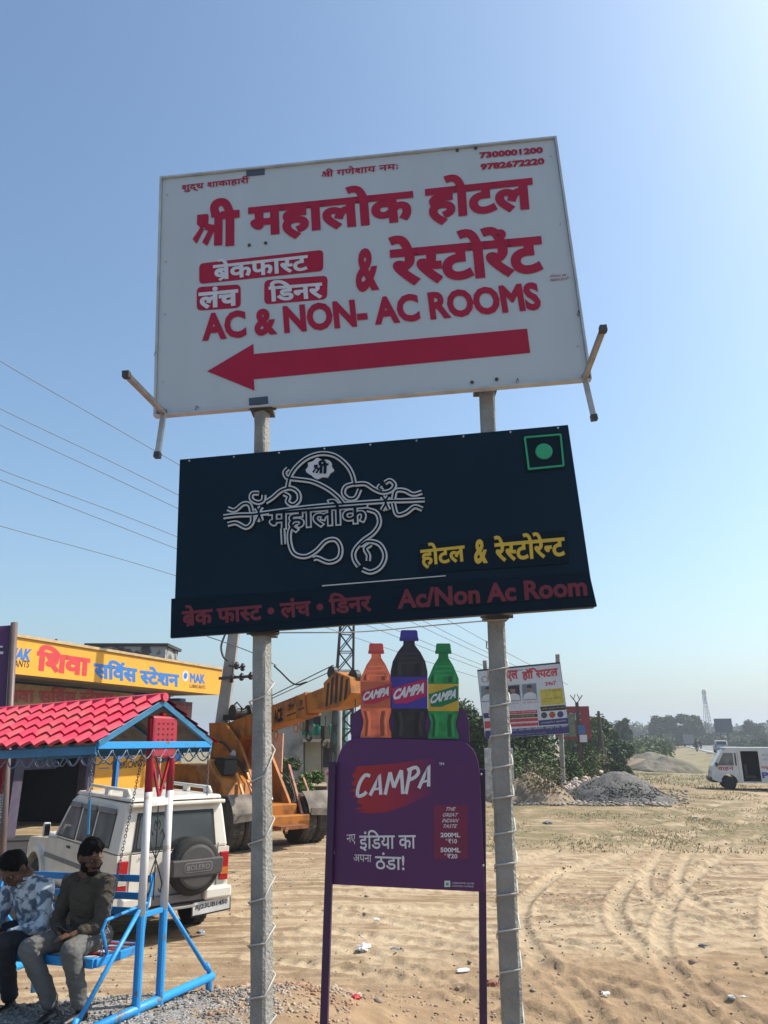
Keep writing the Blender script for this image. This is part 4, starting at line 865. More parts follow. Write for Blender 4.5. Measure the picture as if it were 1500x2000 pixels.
def person(label, loc, J, shirt, trous, shoe, headR, beard=True, sleeve=.75, phone=True, cuff=.12):
    """J: joints in the swing's frame, relative to the hip point on the seat"""
    t = thing('person', label, 'person', (0, 0, 0)); t.rotation_euler = sw.rotation_euler
    t.location = sw.matrix_world @ Vector(loc)
    g = {k_: np.array(v, float) for k_, v in J.items()}
    H = np.array(headR)    # 3x3: columns = head right, face forward (-y when unturned), up
    b = Blob(); hc = g['head']
    def hp(x, y, z): return hc+H @ np.array([x, y, z])
    b.ell(hc+H @ np.array([0, .012, .02]), (.078, .096, .10), H); b.ell(hp(0, -.03, -.055), (.056, .062, .06), H); b.ell(hp(0, -.055, -.092), (.028, .028, .022), H)
    b.ell(hp(0, -.098, -.008), (.013, .020, .032), H); b.ell(hp(0, -.112, -.026), (.018, .018, .013), H); b.ell(hp(0, -.076, .022), (.056, .022, .014), H)
    b.ell(hp(0, -.088, -.058), (.026, .012, .006), H); b.ell(hp(0, -.086, -.068), (.022, .012, .006), H)
    for s_ in (-1, 1): b.ell(hp(s_*.080, .012, -.008), (.010, .020, .032), H); b.ell(hp(s_*.045, -.062, -.03), (.026, .026, .02), H)
    b.limb([hp(0, .02, -.05), g['neck']], [.056, .062]); b.ell(g['neck']-np.array([0, 0, .03]), (.10, .07, .05))
    b.limb([g['neck'], g['chest'], g['hip']], [.08, .11, .11])
    for s_ in 'rl':
        b.limb([g['sh'+s_], g['el'+s_]], [.046, .038]); b.limb([g['el'+s_], g['wr'+s_]], [.038, .024])
        w_ = g['wr'+s_]; d = g['ha'+s_]-w_; d /= np.linalg.norm(d); up = np.array(J.get('up'+s_, (0, 0, 1)), float); sd_ = np.cross(d, up); sd_ /= np.linalg.norm(sd_); nn = np.cross(sd_, d)
        b.ell(w_+d*.045, (.020, .020, .020)); 
        for i, (o_, L) in enumerate(((-.030, .060), (-.011, .072), (.009, .070), (.028, .055))):
            k0 = w_+d*.055+sd_*o_; b.limb([w_+d*.02+sd_*o_*.6, k0], [.014, .012]); k1 = k0+d*L*.5-nn*.010; k2 = k1+d*L*.25-nn*.025; b.limb([k0+d*.02, k1, k2], [.0095, .0085, .0075])
        th = 1 if s_ == 'r' else -1; b.limb([w_+d*.02+sd_*th*.022, w_+d*.055+sd_*th*.045-nn*.012, w_+d*.085+sd_*th*.035-nn*.022], [.012, .010, .008])
        b.limb([g['hp'+s_], g['kn'+s_], g['an'+s_]], [.07, .05, .034])
    b.build('body', skin, t, .0065, 2)
    # hair and beard
    q = Blob(); q.ell(hp(0, .022, .040), (.086, .100, .094), H); q.ell(hp(0, .045, .0), (.082, .075, .075), H)
    q.ell(hp(.01, -.030, .088), (.066, .058, .034), H); q.ell(hp(-.01, .0, .112), (.062, .07, .034), H)
    q.build('hair', hairm, t, .009, 1, .003)
    if beard:
        q = Blob()
        for s_ in (-1, 1): q.ell(hp(s_*.052, -.028, -.055), (.024, .040, .040), H); q.ell(hp(s_*.018, -.096, -.049), (.020, .012, .006), H)
        q.ell(hp(0, -.062, -.094), (.046, .036, .026), H); q.build('beard', hairm, t, .006, 1, .002)
    e1 = MB(); e2 = MB()
    for s_ in (-1, 1):
        c = hp(s_*.032, -.0795, .000); e1.add([tuple(a) for a in (IV*.0085+c)], [tuple(x) for x in IF]); c = hp(s_*.032, -.0855, -.001); e2.add([tuple(a) for a in (IV*.0062+c)], [tuple(x) for x in IF])
    e1.build('eyes', M('eye_white', (.30, .26, .22), .6), t, smooth_=True); e2.build('irises', hairm, t, smooth_=True)
    # shirt
    q = Blob(); ax = g['shr']-g['shl']; ax = ax/np.linalg.norm(ax); fw = np.cross(ax, np.array([0, 0, 1])); fw /= np.linalg.norm(fw); Rt = np.stack([ax, fw, np.array([0, 0, 1])], 1)
    for t_ in np.linspace(0, 1, 14):
        c = g['hip']*(1-t_)+g['neck']*t_; mid = g['chest']; wq = 4*t_*(1-t_); c = c*(1-.35*wq)+ (mid*.35*wq if t_ else 0)
        wx = np.interp(t_, [0, .35, .75, .9, 1], [.165, .155, .175, .15, .075]); wy = np.interp(t_, [0, .4, .75, 1], [.125, .125, .115, .07]); q.ell(c, (wx, wy, .06), Rt)
    for s_ in 'rl':
        e_ = g['el'+s_]; w_ = g['wr'+s_]; q.limb([g['sh'+s_], e_], [.068, .054]); q.limb([e_, e_+(w_-e_)*sleeve], [.054, .043])
    q.limb([g['shr'], g['neck']-np.array([0, 0, .03]), g['shl']], [.066, .062, .066])
    q.build('shirt', shirt, t, .009, 2, .009)
    cm = MB(); nk = g['neck']+np.array([0, 0, .0]); 
    for s_ in (-1, 1):
        a0 = nk+ax*s_*.015-fw*-.0+fw*0; f0 = -np.array([fw[0], fw[1], 0]) if fw[1] > 0 else np.array([fw[0], fw[1], 0])
        cm.add([tuple(nk+ax*s_*.065+np.array([0, 0, .02])), tuple(nk+ax*s_*.012+f0*.085+np.array([0, 0, -.03])), tuple(nk+ax*s_*.05+f0*.10+np.array([0, 0, -.055])), tuple(nk+ax*s_*.09+f0*.04+np.array([0, 0, -.012]))], [(0, 1, 2, 3)])
    oc = cm.build('collar', shirt, t); ms = oc.modifiers.new('s', 'SOLIDIFY'); ms.thickness = .006
    q = Blob()
    for s_ in 'rl':
        q.limb([g['hp'+s_], g['kn'+s_]], [.092, .068]); a_ = g['kn'+s_]; c = g['an'+s_]; q.limb([a_, a_+(c-a_)*(1-cuff)], [.068, .056])
    q.ell(g['hip'], (.165, .12, .08), Rt); q.build('trousers', trous, t, .010, 2, .008)
    for s_ in 'rl':
        a_ = g['an'+s_]; f_ = g['ft'+s_]; d = f_-a_; d[2] = 0; d /= np.linalg.norm(d); q = Blob(); z = np.array([0, 0, -.045]); q.limb([a_+z*.2, a_+z-d*.02, a_+z+d*.10, a_+z+d*.17], [.038, .040, .040, .028]); q.build('shoe', shoe, t, .008, 2)
    if phone:
        c = (g['har']+g['hal'])/2; ph = MB(); ph.box((0, 0, 0), (.07, .145, .009)); o = ph.build('mobile_phone', M('phone', (.015, .015, .018), .2), None, bevel=.002)
        tag(o, phone, 'phone'); o.matrix_world = t_mat(t) @ Matrix.Translation(Vector(c+np.array([0, 0, .03]))) @ Matrix.Rotation(R(-35), 4, 'X')
    return t
def t_mat(t): bpy.context.view_layer.update(); return t.matrix_world.copy()
def hrot(turn, nod, tilt=0):   # turn: + = towards the person's left (viewer's right); nod + = down
    return np.array(Matrix.Rotation(R(turn), 3, 'Z') @ Matrix.Rotation(R(nod), 3, 'X') @ Matrix.Rotation(R(tilt), 3, 'Y'))
bpy.context.view_layer.update()
shA = M('brown_shirt', (.058, .044, .028), .8, var=.12, scale=5, bump=.3, bscale=60); trA = M('grey_trousers', (.13, .128, .12), .8, var=.15, scale=6, bump=.3, bscale=50)
shB = M('printed_shirt', (.52, .56, .62), .8, col2=(.10, .14, .19), scale=16, patch=(.47, .56), bump=.3, bscale=50); trB = M('dark_jeans', (.012, .014, .022), .8, var=.1)
shoe = M('black_shoe', (.010, .010, .012), .45)
# x: to the swing's right end, -y: the way they face; origin = seat point under the hips
person('bearded man in a brown shirt looking aside, at the right end of the swing', (-.46, -.14, SB), dict(
    hip=(0, 0, .10), chest=(0, -.03, .33), neck=(.01, -.06, .50), head=(.035, -.085, .615), shr=(-.175, -.05, .43), shl=(.175, -.04, .43),
    elr=(-.23, -.10, .17), ell=(.22, -.13, .18), wrr=(-.02, -.25, .13), wrl=(.13, -.30, .14), har=(.05, -.28, .13), hal=(.06, -.34, .14),
    hpr=(-.10, 0, .08), hpl=(.10, 0, .08), knr=(-.19, -.38, .06), knl=(.20, -.37, .07), anr=(-.04, -.25, -.33), anl=(.17, -.20, -.33), ftr=(.03, -.45, -.37), ftl=(.20, -.42, -.37)),
    shA, trA, shoe, hrot(78, 16), True, .62, 'mobile phone in the hands of the man in brown')
person('man in a pale blue printed shirt looking down, at the left of the swing', (-1.03, -.12, SB), dict(
    hip=(0, 0, .10), chest=(.02, -.06, .31), neck=(.01, -.17, .47), head=(.0, -.27, .545), shr=(-.175, -.12, .42), shl=(.18, -.11, .40),
    elr=(-.24, -.15, .16), ell=(.24, -.16, .15), wrr=(-.08, -.33, .14), wrl=(.10, -.33, .12), har=(-.02, -.38, .15), hal=(.04, -.38, .13),
    hpr=(-.10, 0, .08), hpl=(.10, 0, .08), knr=(-.12, -.43, .08), knl=(.16, -.42, .08), anr=(-.08, -.30, -.33), anl=(.10, -.26, -.33), ftr=(-.1, -.50, -.37), ftl=(.12, -.45, -.37)),
    shB, trB, shoe, hrot(8, 42), False, .93, 'mobile phone in the hands of the man in the printed shirt')

# ============================================================ JEEP (x right, y forward, origin on the ground at the rear)
kJ = .95; jx, jy = -2.782*kJ, 10.834*kJ
jp = thing('parked_jeep', 'cream white utility jeep with a covered spare wheel on its back door', 'car', (jx, jy, CZ+(-.417-CZ)*kJ), .6926); jp.scale = (kJ,)*3
jw = M('cream_paint', (.69, .65, .57), .35, scale=2.5, col2=(.56, .50, .40), coat=.25, patch=(.42, .75)); jblk = M('black_plastic', (.02, .02, .021), .55); jgl = M('car_glass', (.045, .05, .052), .06, var=.3, scale=2, spec=.8); rub = M('rubber', (.022, .021, .02), .85, bump=.3, bscale=60)
jgrey = M('grey_cladding', (.20, .19, .185), .6); jrefl = M('window_reflective', (.20, .205, .19), .12, var=.25, scale=2.5, spec=.7)  # side glass: pale base colour stands in for its reflections
def arch(cy, r, z, n_=9): return [(cy+r*math.cos(a), z+r*math.sin(a)) for a in np.linspace(0, math.pi, n_)]
low = [(.03, .50), (.03, 1.10), (2.55, 1.10), (2.78, 1.08), (3.85, 1.00), (3.93, .9), (3.93, .52), (3.75, .48)]+arch(3.35, .42, .42)+[(2.9, .40), (1.3, .40)]+arch(.84, .42, .42)+[(.35, .42), (.2, .45)]
mb = MB(); mb.prism(low, 'x', -.80, .80); jb = mb.build('body', jw, jp, bevel=.025)
cab = [(.05, 1.103), (.10, 1.60), (.14, 1.72), (2.12, 1.74), (2.30, 1.66), (2.72, 1.103)]
mb = MB(); n_ = len(cab); inn = .72
vs_ = []
for sx in (-1, 1):
    for (yy, zz) in cab: vs_.append((sx*(.79-.10*(zz-1.1)/.62), yy, zz))
mb.add(vs_, [tuple(range(n_)), tuple(range(2*n_-1, n_-1, -1))]+[(i, n_+i, n_+(i+1) % n_, (i+1) % n_) for i in range(n_)]); mb.build('cabin', jw, jp, bevel=.035)
mb = MB(); mb.box((0, 1.15, 1.765), (1.34, 2.15, .05), taper=.97); mb.build('roof', jw, jp, bevel=.02)
mb = MB(); mb.box((0, .09, 1.70), (1.38, .16, .05)); mb.build('rear_roof_lip', jw, jp, bevel=.015)
# roof rails
for sx in (-1, 1):
    q = MB(); q.tube([(sx*.60, .30, 1.80), (sx*.60, .36, 1.87), (sx*.60, 1.8, 1.88), (sx*.60, 1.95, 1.80)], .025, 8); o = q.build('roof_rail', jw, jp, smooth_=True)
    q = MB(); q.box((sx*.60, 1.1, 1.83), (.06, .14, .08)); q.box((sx*.60, .42, 1.83), (.06, .14, .08)); q.build('rail_foot', jw, o, bevel=.01)
mb = MB(); mb.box((0, 3.3, 1.045), (1.2, 1.0, .05), taper=.93); mb.build('bonnet', jw, jp, bevel=.02)
def sidequad(sx, pts, out, mat, name, par, rise=None):
    f_ = MB(); vs_ = []
    for o_ in (out-.012, out):
        for (yy, zz) in pts: vs_.append((sx*(.79-.10*max(0, zz-1.1)/.62+o_), yy, zz))
    m_ = len(pts); fs = [tuple(range(m_)), tuple(range(2*m_-1, m_-1, -1))]+[(i, (i+1) % m_, m_+(i+1) % m_, m_+i) for i in range(m_)]
    f_.add(vs_, fs); return f_.build(name, mat, par)
wins = [[(.42, 1.18), (1.02, 1.18), (1.02, 1.56), (.42, 1.56)], [(1.14, 1.17), (1.66, 1.17), (1.66, 1.56), (1.14, 1.56)], [(1.78, 1.16), (2.52, 1.16), (2.22, 1.56), (1.78, 1.56)]]
for sx in (-1, 1):
    for i, wq in enumerate(wins):
        cy = sum(p[0] for p in wq)/4; cz = sum(p[1] for p in wq)/4; o = sidequad(sx, [(cy+(a-cy)*1.10, cz+(b-cz)*1.12) for a, b in wq], .004, jblk, 'window_seal', jp)
        sidequad(sx, wq, .008, jrefl, 'window', jp)
        sidequad(sx, [(wq[0][0]-.02, 1.575), (wq[1][0] if i < 2 else 2.22, 1.575), (wq[1][0] if i < 2 else 2.18, 1.64), (wq[0][0]-.02, 1.64)], .035, jgrey, 'rain_visor', jp)
    for y in (1.08, 1.72): sidequad(sx, [(y-.006, .55), (y+.006, .55), (y+.006, 1.62), (y-.006, 1.62)], .0035, jgrey, 'door_gap', jp)
    sidequad(sx, [(.30, .80), (3.0, .80), (3.0, .86), (.30, .86)], .02, jgrey, 'side_moulding', jp); sidequad(sx, [(1.25, .45), (2.9, .45), (2.9, .50), (1.25, .50)], .06, jblk, 'running_board', jp)
    for y in (1.22, 1.84): sidequad(sx, [(y, 1.02), (y+.13, 1.02), (y+.13, 1.05), (y, 1.05)], .03, jblk, 'door_handle', jp)
    for cy in (.84, 3.35):
        q = MB(); a_ = [(cy+.50*math.cos(a), .42+.50*math.sin(a)) for a in np.linspace(0, math.pi, 12)]; b2 = [(cy+.41*math.cos(a), .42+.41*math.sin(a)) for a in np.linspace(math.pi, 0, 12)]
        q.prism(a_+b2, 'x', sx*.78, sx*.86); q.build('wheel_arch', jw, jp, bevel=.01)
mb = MB(); mb.box((-.93, 2.62, 1.22), (.10, .06, .20)); mb.bar((-.90, 2.60, 1.12), (-.76, 2.55, 1.10), .03); mm = mb.build('mirror', M('mirror_shell', (.62, .60, .55), .3), jp, bevel=.02); mb = MB(); mb.box((-.93, 2.585, 1.22), (.075, .01, .16)); mb.build('mirror_glass', jgl, mm)
mb = MB(); mb.box((.93, 2.62, 1.22), (.10, .06, .20)); mb.bar((.90, 2.60, 1.12), (.76, 2.55, 1.10), .03); mb.build('mirror', MATS['mirror_shell'], jp, bevel=.02)
mb = MB(); mb.prism([(-.60, 1.13), (.60, 1.13), (.55, 1.60), (-.55, 1.60)], 'y', .060, .030, top=None)
for i, v_ in enumerate(mb.v): mb.v[i] = (v_[0], v_[1]+.05*(v_[2]-1.1)/.5+.005, v_[2])
mb.build('rear_window_seal', jblk, jp, bevel=.01)
mb = MB(); mb.prism([(-.55, 1.17), (.55, 1.17), (.51, 1.56), (-.51, 1.56)], 'y', .045, .024)
for i, v_ in enumerate(mb.v): mb.v[i] = (v_[0], v_[1]+.05*(v_[2]-1.1)/.5+.004, v_[2])
mb.build('rear_window', jgl, jp)
mb = MB(); mb.box((-.62, .024, .85), (.012, .008, .62)); mb.box((.62, .024, .85), (.012, .008, .62)); mb.box((0, .024, .55), (1.24, .008, .012)); mb.build('back_door_gap', jgrey, jp)
redl = M('red_lens', (.40, .01, .015), .15, var=.1); ambl = M('amber_lens', (.60, .16, .03), .15); cll = M('clear_lens', (.6, .55, .5), .12)
for sx in (-1, 1):
    q = MB(); q.box((sx*.72, .015, .86), (.13, .04, .36)); o = q.build('tail_light', redl, jp, bevel=.012)
    q = MB(); q.box((sx*.72, -.007, .80), (.105, .01, .09)); q.build('reversing_lens', cll if sx < 0 else ambl, o)
    q = MB(); q.box((sx*.57, -.09, .56), (.40, .16, .15)); q.build('bumper_end', jw, jp, bevel=.03)
mb = MB(); mb.box((0, -.05, .54), (.74, .10, .10)); mb.build('bumper_bar', jgrey, jp, bevel=.01); mb = MB(); mb.box((-.15, -.10, .44), (.78, .14, .03)); mb.build('rear_step', steel, jp, bevel=.004)
mb = MB(); mb.box((.50, -.115, .40), (.54, .012, .15), Matrix.Rotation(R(-3), 3, 'Y')); pt = mb.build('number_plate', M('plate_white', (.62, .62, .62), .4), jp)
mb = MB(); mb.box((.50, -.108, .40), (.58, .010, .19), Matrix.Rotation(R(-3), 3, 'Y')); mb.build('plate_surround', jblk, jp)
pj = Plane(jp, -.121); pj.text('RJ23UB1450', (.265, .36), (.735, .385), (.268, .435), jblk, .02, .003, parent=pt, raw=True)
# spare wheel
sp = MB(); sp.lathe([(.10, -.02), (.30, -.02), (.355, -.06), (.365, -.13), (.345, -.20), (.30, -.215)], (.20, 0, .92), 'y', 36); so_ = sp.build('spare_wheel', rub, jp, smooth_=True)
cov = M('cover_grey', (.065, .062, .06), .6, var=.1)
sp = MB(); sp.lathe([(.275, -.205), (.27, -.235), (.24, -.245), (.0, -.25)], (.20, 0, .92), 'y', 36); sp.build('wheel_cover', cov, so_)
sp = MB(); sp.prism([(-.16, .82), (-.17, 1.02), (.56, 1.02), (.57, .98), (.56, .82), (.45, .80), (.05, .80)], 'y', -.10, -.262); sp.build('cover_band', cov, so_, bevel=.02)
sp = MB(); sp.prism([(a, b) for a, b in rrect((.0, .98), (.40, .98), (.40, .86), (.0, .86), r=.35)], 'y', -.26, -.266); sp.build('badge_ring', jgrey, so_)
sp = MB(); sp.prism([(a, b) for a, b in rrect((.012, .968), (.388, .968), (.388, .872), (.012, .872), r=.35)], 'y', -.264, -.2685); sp.build('badge_plate', cov, so_)
Plane(jp, -.2685).text('BOLERO', (.035, .89), (.365, .89), (.035, .952), jgrey, .02, .002, parent=so_, raw=True)
Plane(jp, .022).text('BOLERO', (-.52, 1.035), (-.30, 1.035), (-.52, 1.065), jgrey, .01, .002, parent=jb, raw=True)
dusty_rub = M('dusty_rubber', (.085, .07, .055), .9, col2=(.035, .03, .027), scale=3, bump=.4, bscale=20)
def wheel(par, x, y, z, r, w_, hubm, n_=28, name='wheel', tread=True, rm=None):
    rub = rm or MATS['rubber']
    q = MB(); q.lathe([(r*.55, -w_/2), (r*.92, -w_/2), (r, -w_*.38), (r, w_*.38), (r*.92, w_/2), (r*.55, w_/2)], (x, y, z), 'x', n_); o = q.build(name, rub, par, smooth_=False)
    q = MB(); q.lathe([(r*.56, -w_*.46), (r*.50, -w_*.30), (r*.2, -w_*.34), (r*.1, -w_*.5), (r*.1, w_*.5), (r*.2, w_*.34), (r*.5, w_*.3), (r*.56, w_*.46)], (x, y, z), 'x', n_); q.build('rim', hubm, o)
    if tread:
        q = MB()
        for i in range(n_):
            a = 2*math.pi*i/n_
            for s_ in (-1, 1): q.box((x+s_*w_*.22, y+r*math.cos(a+s_*.05), z+r*math.sin(a+s_*.05)), (w_*.34, r*.12, r*.05), Matrix.Rotation(a-math.pi/2, 3, 'X'))
        q.build('tread', rub, o)
    return o
for sx in (-1, 1):
    for y in (.84, 3.35): wheel(jp, sx*.70, y, .36, .36, .22, jgrey)
mb = MB(); mb.box((0, 2.0, .42), (1.2, 3.4, .2)); mb.build('underframe', jblk, jp)
mb = MB(); mb.prism([(2.705, 1.14), (2.40, 1.62), (2.42, 1.63), (2.73, 1.15)], 'x', -.66, .66); mb.build('windscreen', jgl, jp)
mb = MB(); mb.box((0, 3.99, .5), (1.6, .14, .2)); mb.build('front_bumper', jgrey, jp, bevel=.03)

# ============================================================ CRANE (x = its right side, y = forward)
cf = Vector((.65, -.76, 0)).normalized(); cy_ = math.atan2(-cf.x, cf.y)
cr = thing('mobile_crane', 'orange pick and carry crane with a long boom and large front tyres', 'crane', (-2.62, 18.4, -.22), cy_)
org = M('orange_paint', (.42, .15, .022), .6, scale=2.8, col2=(.17, .07, .025), bump=.15, patch=(.46, .68), spec=.3); orl = M('light_orange_paint', (.72, .24, .03), .5, var=.1); dk_ = M('machine_black', (.02, .018, .016), .6)
for sx in (-1, 1):
    for k_ in (0, 1): wheel(cr, sx*(.78+.36*k_), 0, .56, .56, .33, org, 30, rm=dusty_rub)
    q = MB(); gm = M('dusty_mudguard', (.24, .20, .16), .75, var=.3, scale=3, metal=.2)
    a_ = [(.70*math.cos(a), .56+.70*math.sin(a)) for a in np.linspace(R(14), R(62), 8)]; b2 = [(.68*math.cos(a), .56+.68*math.sin(a)) for a in np.linspace(R(62), R(14), 8)]; q.prism(a_+b2, 'x', sx*.62, sx*1.36); q.box((sx*1.0, .80, .74), (.86, .03, .15), Matrix.Rotation(R(sx*4), 3, 'Y')); q.build('mudguard', gm, cr)
    wheel(cr, sx*.85, -3.3, .50, .50, .34, org, 26)
mb = MB(); mb.box((0, -1.6, .75), (.9, 4.0, .34)); mb.box((0, 0, .56), (1.5, .25, .3)); mb.box((0, .50, .55), (1.25, .35, .30)); mb.build('chassis', org, cr, bevel=.02)
mb = MB(); mb.box((0, .82, .48), (.7, .35, .07)); mb.bar((.12, .9, .50), (.36, 1.2, .42), .05); mb.build('tow_bracket', M('rusty_orange', (.30, .10, .03), .7, var=.3), cr)
mb = MB()
for sx in (-1, 1):
    mb.prism([(-.3, .8), (.35, .8), (-.9, 2.25), (-1.7, 2.75), (-2.5, 2.75), (-2.3, 1.9), (-1.2, 1.3)], 'x', sx*.34, sx*.42)
mb.build('boom_frame', org, cr, bevel=.01)
mb = MB(); mb.prism([(-1.0, .9), (.0, .9), (-.2, 1.35), (-1.0, 1.9)], 'x', .44, 1.2); mb.build('engine_hood', org, cr, bevel=.03)
mb = MB(); mb.prism([(-2.9, .9), (-1.2, .9), (-1.2, 1.3), (-1.6, 1.75), (-2.9, 1.75)], 'x', .44, 1.15); mb.build('side_housing', org, cr, bevel=.03)
mb = MB()
for a, b in (((.5, .55, .95), (.5, .1, 1.45)), ((.5, .55, .95), (.72, .55, .95)), ((.72, .55, .95), (.72, .1, 1.45)), ((.5, .1, 1.45), (.72, .1, 1.45)), ((.62, .6, .7), (.62, -.1, 1.6)), ((.9, .6, .7), (.9, -.1, 1.6))): mb.bar(a, b, .05)
mb.build('guard_rail', orl, cr)
B0 = Vector((0, -2.3, 2.42)); B1 = Vector((0, 3.3, 3.42)); bd = (B1-B0).normalized(); bu = Vector((1, 0, 0)).cross(bd).normalized()
if bu.z < 0: bu = -bu
mb = MB(); mb.bar(B0, B0+bd*3.9, .40, .50, up=bu); bo = mb.build('boom', org, cr, bevel=.015)
mb = MB(); mb.bar(B0+bd*3.9, B0+bd*4.7, .34, .42, up=bu); mb.build('boom_extension', org, bo, bevel=.01)
for t_ in (1.35, 2.6, 3.55, 3.9): mb = MB(); mb.bar(B0+bd*t_, B0+bd*(t_+.03), .408, .51, up=bu); mb.build('boom_seam', M('seam_orange', (.30, .09, .015), .6), bo)
# boom head with stripes: alternate wedges black / orange as painted plates
hp_ = [B0+bd*4.65+bu*-.30, B0+bd*4.70+bu*.28, B0+bd*5.15+bu*.42, B0+bd*5.62+bu*.18, B0+bd*5.62+bu*-.15, B0+bd*5.25+bu*-.34]
mb = MB(); mb.prism([(p.y, p.z) for p in hp_], 'x', -.24, .24); hd = mb.build('boom_head', org, bo, bevel=.01)
for i in range(5):
    c = B0+bd*(4.70+i*.165)
    for sx in (-1, 1):
        mb = MB(); h_ = (.24, .31, .34, .26, .16)[i]; pts_ = [c+bu*-.24, c+bd*.085+bu*-.24, c+bd*(.085+.14)+bu*h_, c+bd*.14+bu*h_]; mb.prism([(p.y, p.z) for p in pts_], 'x', sx*.238, sx*.246); mb.build('hazard_stripe', dk_, hd)
sh_ = MB(); sh_.lathe([(.16, -.06), (.16, .06)], (B0+bd*5.5+bu*.22), 'x', 16); sh_.build('sheave', dk_, hd); sh_ = MB(); sh_.lathe([(.14, -.05), (.14, .05)], (B0+bd*4.75+bu*.5), 'x', 16); sh_.build('sheave', dk_, hd)
# lettering on the boom's left flank (the side that faces the camera)
def flank(txt, t0, t1, v0, v1, mt, wt):
    v, f = compose(txt, wt); x0, y0 = v[:, 0].min(), v[:, 1].min(); W = v[:, 0].max()-x0; H = v[:, 1].max()-y0; q = MB()
    side = SIDE
    for a in v:
        s_ = (a[0]-x0)/W; h_ = (a[1]-y0)/H; p = B0+bd*(t0+(t1-t0)*s_)+bu*(v0+(v1-v0)*h_); q.v.append((side*(.204+.0002), p.y, p.z))
    q.f = f; q.build('lettering', mt, bo)
SIDE = 1 if (Matrix.Rotation(cy_, 3, 'Z') @ Vector((1, 0, 0))).dot(Vector((2.6, -18.4, 0))) > 0 else -1
flank('ACE', 2.62, 2.98, -.20, .12, dk_, .05); flank('12XW', 3.18, 3.5, -.02, .12, dk_, .02); flank('20', 3.70, 3.82, 0, .12, dk_, .02)
mb = MB()
for a, b, c in ((3.15, 3.52, -.12), (3.62, 3.86, -.08)): mb.bar(B0+bd*a+bu*c+Vector((SIDE*.203, 0, 0)), B0+bd*b+bu*c+Vector((SIDE*.203, 0, 0)), .006, .03, up=bu)
mb.build('boom_stripe', dk_, bo)
for t_ in (1.9, 2.35, 3.2, 3.45): 
    mb = MB(); c = B0+bd*t_+bu*-.40; mb.tube([c+Vector((0, .09*math.cos(a), .09*math.sin(a))) for a in np.linspace(0, 6.28, 12, endpoint=False)], .016, 6, closed=True); mb.build('chain_ring', org, bo)
def hook(p, L, parent, n1='hook'):
    q = MB(); q.box(p-Vector((0, 0, L)), (.12, .14, .26)); q.tube([p+Vector((0, .02, .0)), p-Vector((0, -.02, L))], .012, 5); c = p-Vector((0, 0, L+.22))
    q.tube([c+Vector((0, .10*math.cos(a), .10*math.sin(a))) for a in np.linspace(R(100), R(395), 12)], [.03]*9+[.022, .015, .008], 7); q.build(n1, dk_, parent, smooth_=False)
hook(B0+bd*4.35+bu*-.35, .35, bo); hook(B0+bd*5.45+bu*-.1, .55, hd); hook(B0+bd*3.75+bu*-.33, .12, bo)
mb = MB(); mb.tube([B0+bd*.9+bu*.5, B0+bd*2.2+bu*.55, B0+bd*4.8+bu*.66], .012, 5); mb.tube([B0+bd*.9+bu*.45, B0+bd*4.75+bu*.55], .010, 5); mb.build('hoist_cable', dk_, bo)
mb = MB(); mb.lathe([(.20, -.24), (.20, -.2), (.12, -.2), (.12, .2), (.20, .2), (.20, .24)], B0+bd*.75+bu*.45, 'x', 18); mb.box(B0+bd*.5+bu*.38, (.5, .4, .14)); mb.tube([B0+bd*.2+bu*.3, B0+bd*.1+bu*.6, B0+bd*.6+bu*.75, B0+bd*.9+bu*.5], .02, 6); mb.build('winch', dk_, bo)
mb = MB(); 
for sx in (-1, 1): mb.bar(B0+bd*2.0+bu*.3+Vector((sx*.14, 0, 0)), B0+bd*2.0+bu*.85+Vector((sx*.14, 0, 0)), .05)
mb.bar(B0+bd*2.0+bu*.85+Vector((-.14, 0, 0)), B0+bd*2.0+bu*.85+Vector((.14, 0, 0)), .05); mb.build('cable_guide', dk_, bo)
mb = MB(); mb.tube([Vector((0, -.6, 1.0)), B0+bd*2.1+bu*-.25], .09, 12); mb.tube([Vector((0, -.1, .95)), Vector((0, -.45, 1.5))], .12, 12); mb.build('lift_cylinder', M('cylinder_grey', (.2, .2, .2), .3, metal=.6), cr)
for k_ in range(5):      # hydraulic hoses along the frame
    mb = MB(); x_ = -.46-.03*k_ if k_ < 3 else .46+.03*k_; mb.tube(crom([Vector(p) for p in ((x_, .3, .8), (x_-.05, -.1, 1.2+.08*k_), (x_, -.7, 1.5+.1*k_), (x_+.04, -1.2, 2.0+.06*k_), (x_, -1.7, 2.3))], 5), .018, 6); mb.build('hydraulic_hose', dk_, cr, smooth_=True)
mb = MB()
for t_ in np.arange(.3, 3.8, .25):
    for v_ in (-.215, .215): p = B0+bd*t_+bu*v_; mb.box((SIDE*.202, p.y, p.z), (.012, .03, .03))
stuff(mb.build('boom_bolts', MATS['seam_orange'], bo))
mb = MB(); mb.bar((-.5, .55, .7), (-.62, -.25, 1.75), .05); mb.bar((-.85, .6, .7), (-.95, -.1, 1.45), .045); mb.bar((-.5, .3, 1.05), (-.9, .3, 1.05), .04); mb.build('ladder_rail', M('red_white_bar', (.40, .16, .09), .6, var=.3), cr)
mb = MB(); mb.box((.9, -.62, 1.72), (.34, .5, .34)); mb.box((.9, -.62, 1.92), (.4, .56, .05)); mb.build('control_box', dk_, cr, bevel=.02)
mb = MB(); mb.lathe([(.11, 0), (.0, .10)], (.75, -.55, 2.0), 'x', 14); mb.build('work_lamp', steel, cr)

